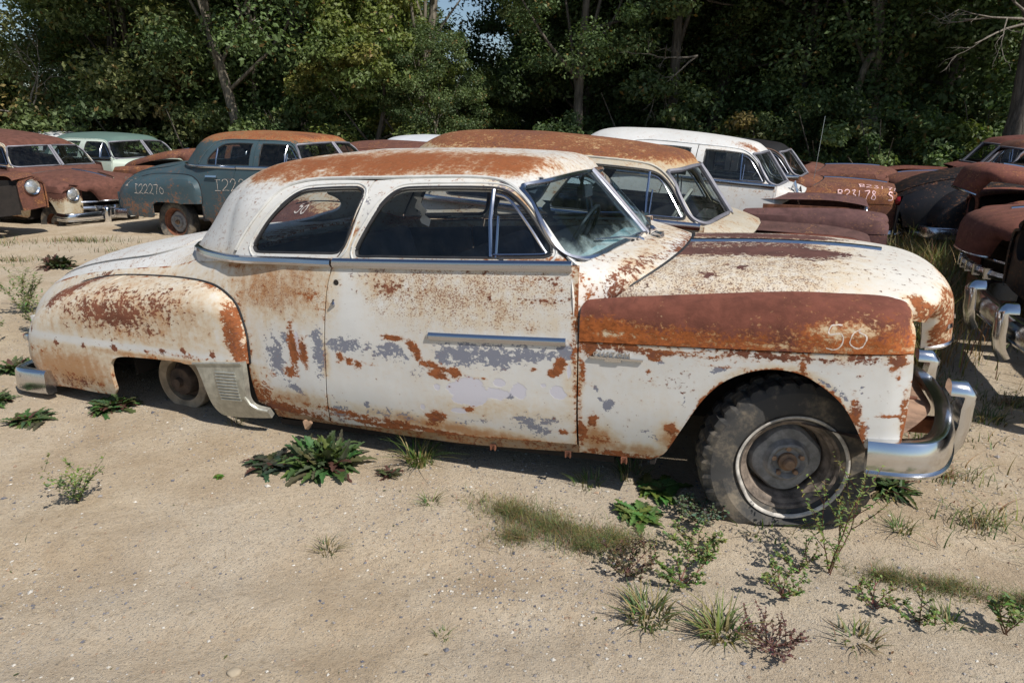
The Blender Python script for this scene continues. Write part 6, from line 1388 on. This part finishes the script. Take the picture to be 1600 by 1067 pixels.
ros(13, -3.9, 7.9, 26, .26, .02, DK, 'dark weed on the lane behind the coupe trunk', rise=(.1, .9), red=.2)
def spr(seed, x, y, lab, *a, **k): Weed(seed).sprig(*a, **k).put('leafy_sprig', lab, 'weed', GS, x, y)
spr(20, 1.15, 2.42, 'tall upright ragweed in front of the flat tyre', 4, .40, .38, LT, ll=.034, lw=.0042, side=7, tip=YG, stemc=(.15, .07, .05))
spr(21, -1.86, 2.95, 'grey-green sprig alone on the sand at the left', 9, .20, .75, LT, ll=.028, lw=.0045, tip=YG, stemc=(.14, .12, .09))
spr(22, .76, 2.79, 'low grey-green leafy weed against the tyre', 18, .11, 1.8, GY, ll=.020, lw=.0055, dens=1.1)
spr(23, .70, 2.54, 'sprawling light green weed below the tyre', 12, .125, 1.6, LT, ll=.024, lw=.005, tip=YG)
spr(24, .60, 2.36, 'sprawling weed with reddish stems below the light green one', 10, .10, 1.8, MD, ll=.022, lw=.005, stemc=(.22, .08, .06))
spr(25, .93, 2.27, 'bushy sprig right of the sprawling weeds', 7, .11, 1.0, LT, ll=.022, lw=.005, stemc=(.20, .09, .07))
spr(26, 1.05, 2.44, 'slim sprig just left of the tall ragweed foot', 5, .11, .9, LT, ll=.02, lw=.0045, tip=LT)
spr(27, 1.22, 2.20, 'reddish branching sprig below the tall ragweed', 7, .10, 1.2, LT, ll=.02, lw=.0045, stemc=(.24, .09, .08), tip=YG)
spr(28, 1.32, 2.12, 'small leafy sprig in the lower right', 6, .09, 1.3, LT, ll=.02, lw=.005)
spr(29, 1.58, 2.05, 'upright sprig cut by the right edge', 5, .14, .5, LT, ll=.026, lw=.007)
spr(30, .80, 1.99, 'dead purple-brown twiggy weed at the bottom right', 20, .10, 2.6, (.15, .085, .07), ll=.012, lw=.0035, stemc=(.17, .08, .07), side=8)
spr(31, .42, 2.42, 'dry reddish weed left of the sprawling weeds', 12, .13, 1.6, (.11, .09, .05), ll=.018, lw=.005, stemc=(.17, .08, .07))
spr(32, -4.25, 6.6, 'leggy green weed left of the coupe tail', 9, .38, .7, LT, ll=.05, lw=.006, side=4)
spr(33, -3.72, 6.0, 'second leggy green weed by the rear fender', 8, .32, .9, LT, ll=.05, lw=.006, side=4)
spr(34, -4.0, 5.6, 'low green weed behind the rear bumper', 8, .22, 1.2, LT, ll=.045, lw=.006)
def tuf(seed, x, y, lab, *a, **k): Weed(seed).tuft(int(a[0]*1.15), a[1]*.68, a[2]*1.25, *a[3:], **{**k, 'w_': k.get('w_', .0028)*1.25}).put('grass_tuft', lab, 'grass', GT, x, y)
tuf(40, -.44, 3.38, 'airy grass tuft right of the big bushy weed', 90, .26, .05, (.10, .15, .035), w_=.003, lean=(.4, 1.4))
tuf(41, .34, 3.14, 'small grass tuft below the fender corner', 50, .11, .05, MD, w_=.0022)
tuf(42, .66, 2.05, 'spreading grass tuft at the bottom centre right', 80, .15, .05, (.16, .20, .065), w_=.0036, lean=(.5, 1.2), dry=.3)
tuf(43, .45, 2.15, 'dense drooping grass tuft left of the twiggy weed', 90, .13, .06, (.12, .16, .055), w_=.0034, lean=(.5, 1.2), dry=.25)
tuf(44, 1.56, 2.72, 'thin grass tuft right of the tall ragweed', 34, .12, .03, MD, w_=.0022, lean=(.6, 1.6))
tuf(45, 1.02, 2.80, 'grass growing along the foot of the flat tyre', 70, .11, .13, MD, w_=.0024, lean=(.3, 1.4))
tuf(46, -.71, 2.58, 'dry wispy tuft alone on the lane', 46, .085, .035, (.10, .11, .05), w_=.0016, lean=(.5, 1.6), dry=.4)
tuf(47, -.22, 2.05, 'tiny grass tuft near the bottom edge', 22, .05, .02, MD, w_=.0016)
tuf(48, 1.08, 2.02, 'brown and green tuft at the bottom right', 46, .085, .05, (.15, .15, .07), w_=.003, lean=(.5, 1.3), dry=.45)
tuf(49, 1.42, 2.12, 'small tuft right of the leafy sprig', 34, .09, .04, MD, w_=.0022, lean=(.5, 1.5))
tuf(50, -.35, 2.95, 'thin trailing tuft on the sand below the door', 34, .09, .03, MD, w_=.0018, lean=(.6, 1.6), dry=.3)
tuf(51, 2.62, 3.95, 'creeping tuft right of the bumper', 70, .16, .07, (.08, .10, .035), w_=.003, lean=(.8, 1.6), dry=.3)
tuf(52, 2.75, 4.9, 'tall grass stalks behind the hood nose', 46, .42, .06, (.14, .15, .05), w_=.0035, lean=(.2, .9), dry=.5)
tuf(53, .55, 3.22, 'ragged grass tuft behind the tyre', 50, .15, .06, (.09, .12, .04), w_=.0024, lean=(.2, 1.2))
tuf(54, -1.5, 3.9, 'dry grass wisps below the rocker panel', 34, .09, .03, (.1, .1, .05), w_=.0016, lean=(.5, 1.5), dry=.5)
# matted fine grass, the tall grass of the lanes and small scattered litter: nobody could count it
def mat_grass(name, lab, spots, n, L, c, w_, seed, dry=.3, lean=(.3, 1.4)):
    W_ = Weed(seed); r = W_.r; tot = sum(a*b for _, _, a, b, _ in spots)
    for cx, cy, rx, ry, ang in spots:
        cx, cy = cx*.974, cy*.838
        for i in range(int(n*rx*ry/tot)):
            a = r.uniform(0, 6.283); q = min(1.25, abs(r.gauss(0, .5))); u, v = rx*q*math.cos(a), ry*q*math.sin(a); x = cx+u*math.cos(ang)-v*math.sin(ang); y = cy+u*math.sin(ang)+v*math.cos(ang)
            cc = tuple(k*r.uniform(.6, 1.3) for k in ((.30, .235, .11) if r.random() < dry else c)); W_.blade((x, y, 0), r.uniform(0, 6.283), L*r.uniform(.4, 1.15), w_*r.uniform(.7, 1.3), r.uniform(*lean), cc)
    V = np.array(W_.V); V[:, 2] += ground_h(V[:, 0], V[:, 1]); A = np.concatenate([np.clip(np.array(W_.C, float), 0, 1), np.ones((len(V), 1))], 1)
    o = link(name, mesh(name, V, W_.F, False, None, {'col': A}), WEED); tag(o, lab, 'grass', None, 'stuff')
mat_grass('fine_grass', 'matted fine olive grass patches on the sand before the coupe', [(.0,2.86,.22,.12,-.55),(.18,2.72,.30,.13,-.45),(.38,2.63,.24,.10,-.15),(.02,2.66,.13,.08,0),(1.36,2.38,.18,.07,-.25),(1.52,2.31,.20,.07,-.2),(1.75,2.22,.25,.05,-.15),(.28,2.60,.14,.07,0)], 6500, .055, (.13, .145, .055), .0011, 61, .35, (.5, 1.6))
mat_grass('tall_grass', 'tall dry grass growing in the lane between the two rows of wrecks', [(5.6,10.6,.9,2.6,-.45),(4.5,8.2,.75,1.9,-.45),(3.6,6.5,.6,1.3,-.4),(6.6,13.2,1.2,2.4,-.45),(2.9,5.2,.5,.5,0)], 8500, .46, (.15, .15, .055), .0042, 62, .68, (.2, 1.0))
mat_grass('verge_grass', 'short grass along the foot of the parked cars on the left', [(-6.3,11.4,1.3,.35,-.1),(-7.6,10.9,1.0,.5,0),(-4.6,11.6,.8,.3,-.3),(-4.4,12.4,1.4,.3,-.3),(-6.2,9.6,.8,.2,0),(-3.2,9.4,1.0,.3,-.3),(-4.9,10.3,1.2,.25,-.2),(-2.2,7.3,1.2,.2,-.4)], 2300, .11, (.10, .115, .04), .0035, 63, .35)
mat_grass('low_grass', 'sparse low grass by the right-hand bumper', [(2.6,4.6,.5,.4,-.4),(2.9,4.2,.4,.3,0),(2.2,3.7,.4,.15,0),(2.0,3.2,.4,.15,0),(1.9,2.75,.4,.2,0)], 1100, .10, (.11, .13, .045), .0026, 64, .4, (.6, 1.6))
def litter():
    W_ = Weed(77); r = W_.r
    for i in range(420):
        y = 1.3+r.random()**1.5*5; x = r.uniform(-1, 1)*(1+y*.7); b = (x, y, gz(x, y)+.004); a = r.uniform(0, 6.283); L = r.uniform(.005, .020); c = r.choice([(.16,.09,.045),(.09,.06,.04),(.25,.18,.1),(.07,.09,.03),(.12,.13,.05)])
        if r.random() < .55: W_.leaf(b, a, L, L*.22, r.uniform(0, .3), .1, c, .2, 3)
        else: W_.blade(b, a, L*2.2, .0009, 3., c)
    o = link('litter', mesh('litter', W_.V, W_.F, False, None, {'col': np.concatenate([np.array(W_.C), np.ones((len(W_.C), 1))], 1)}), WEED); tag(o, 'dry leaves and twigs scattered on the lane', 'litter', None, 'stuff')
litter()
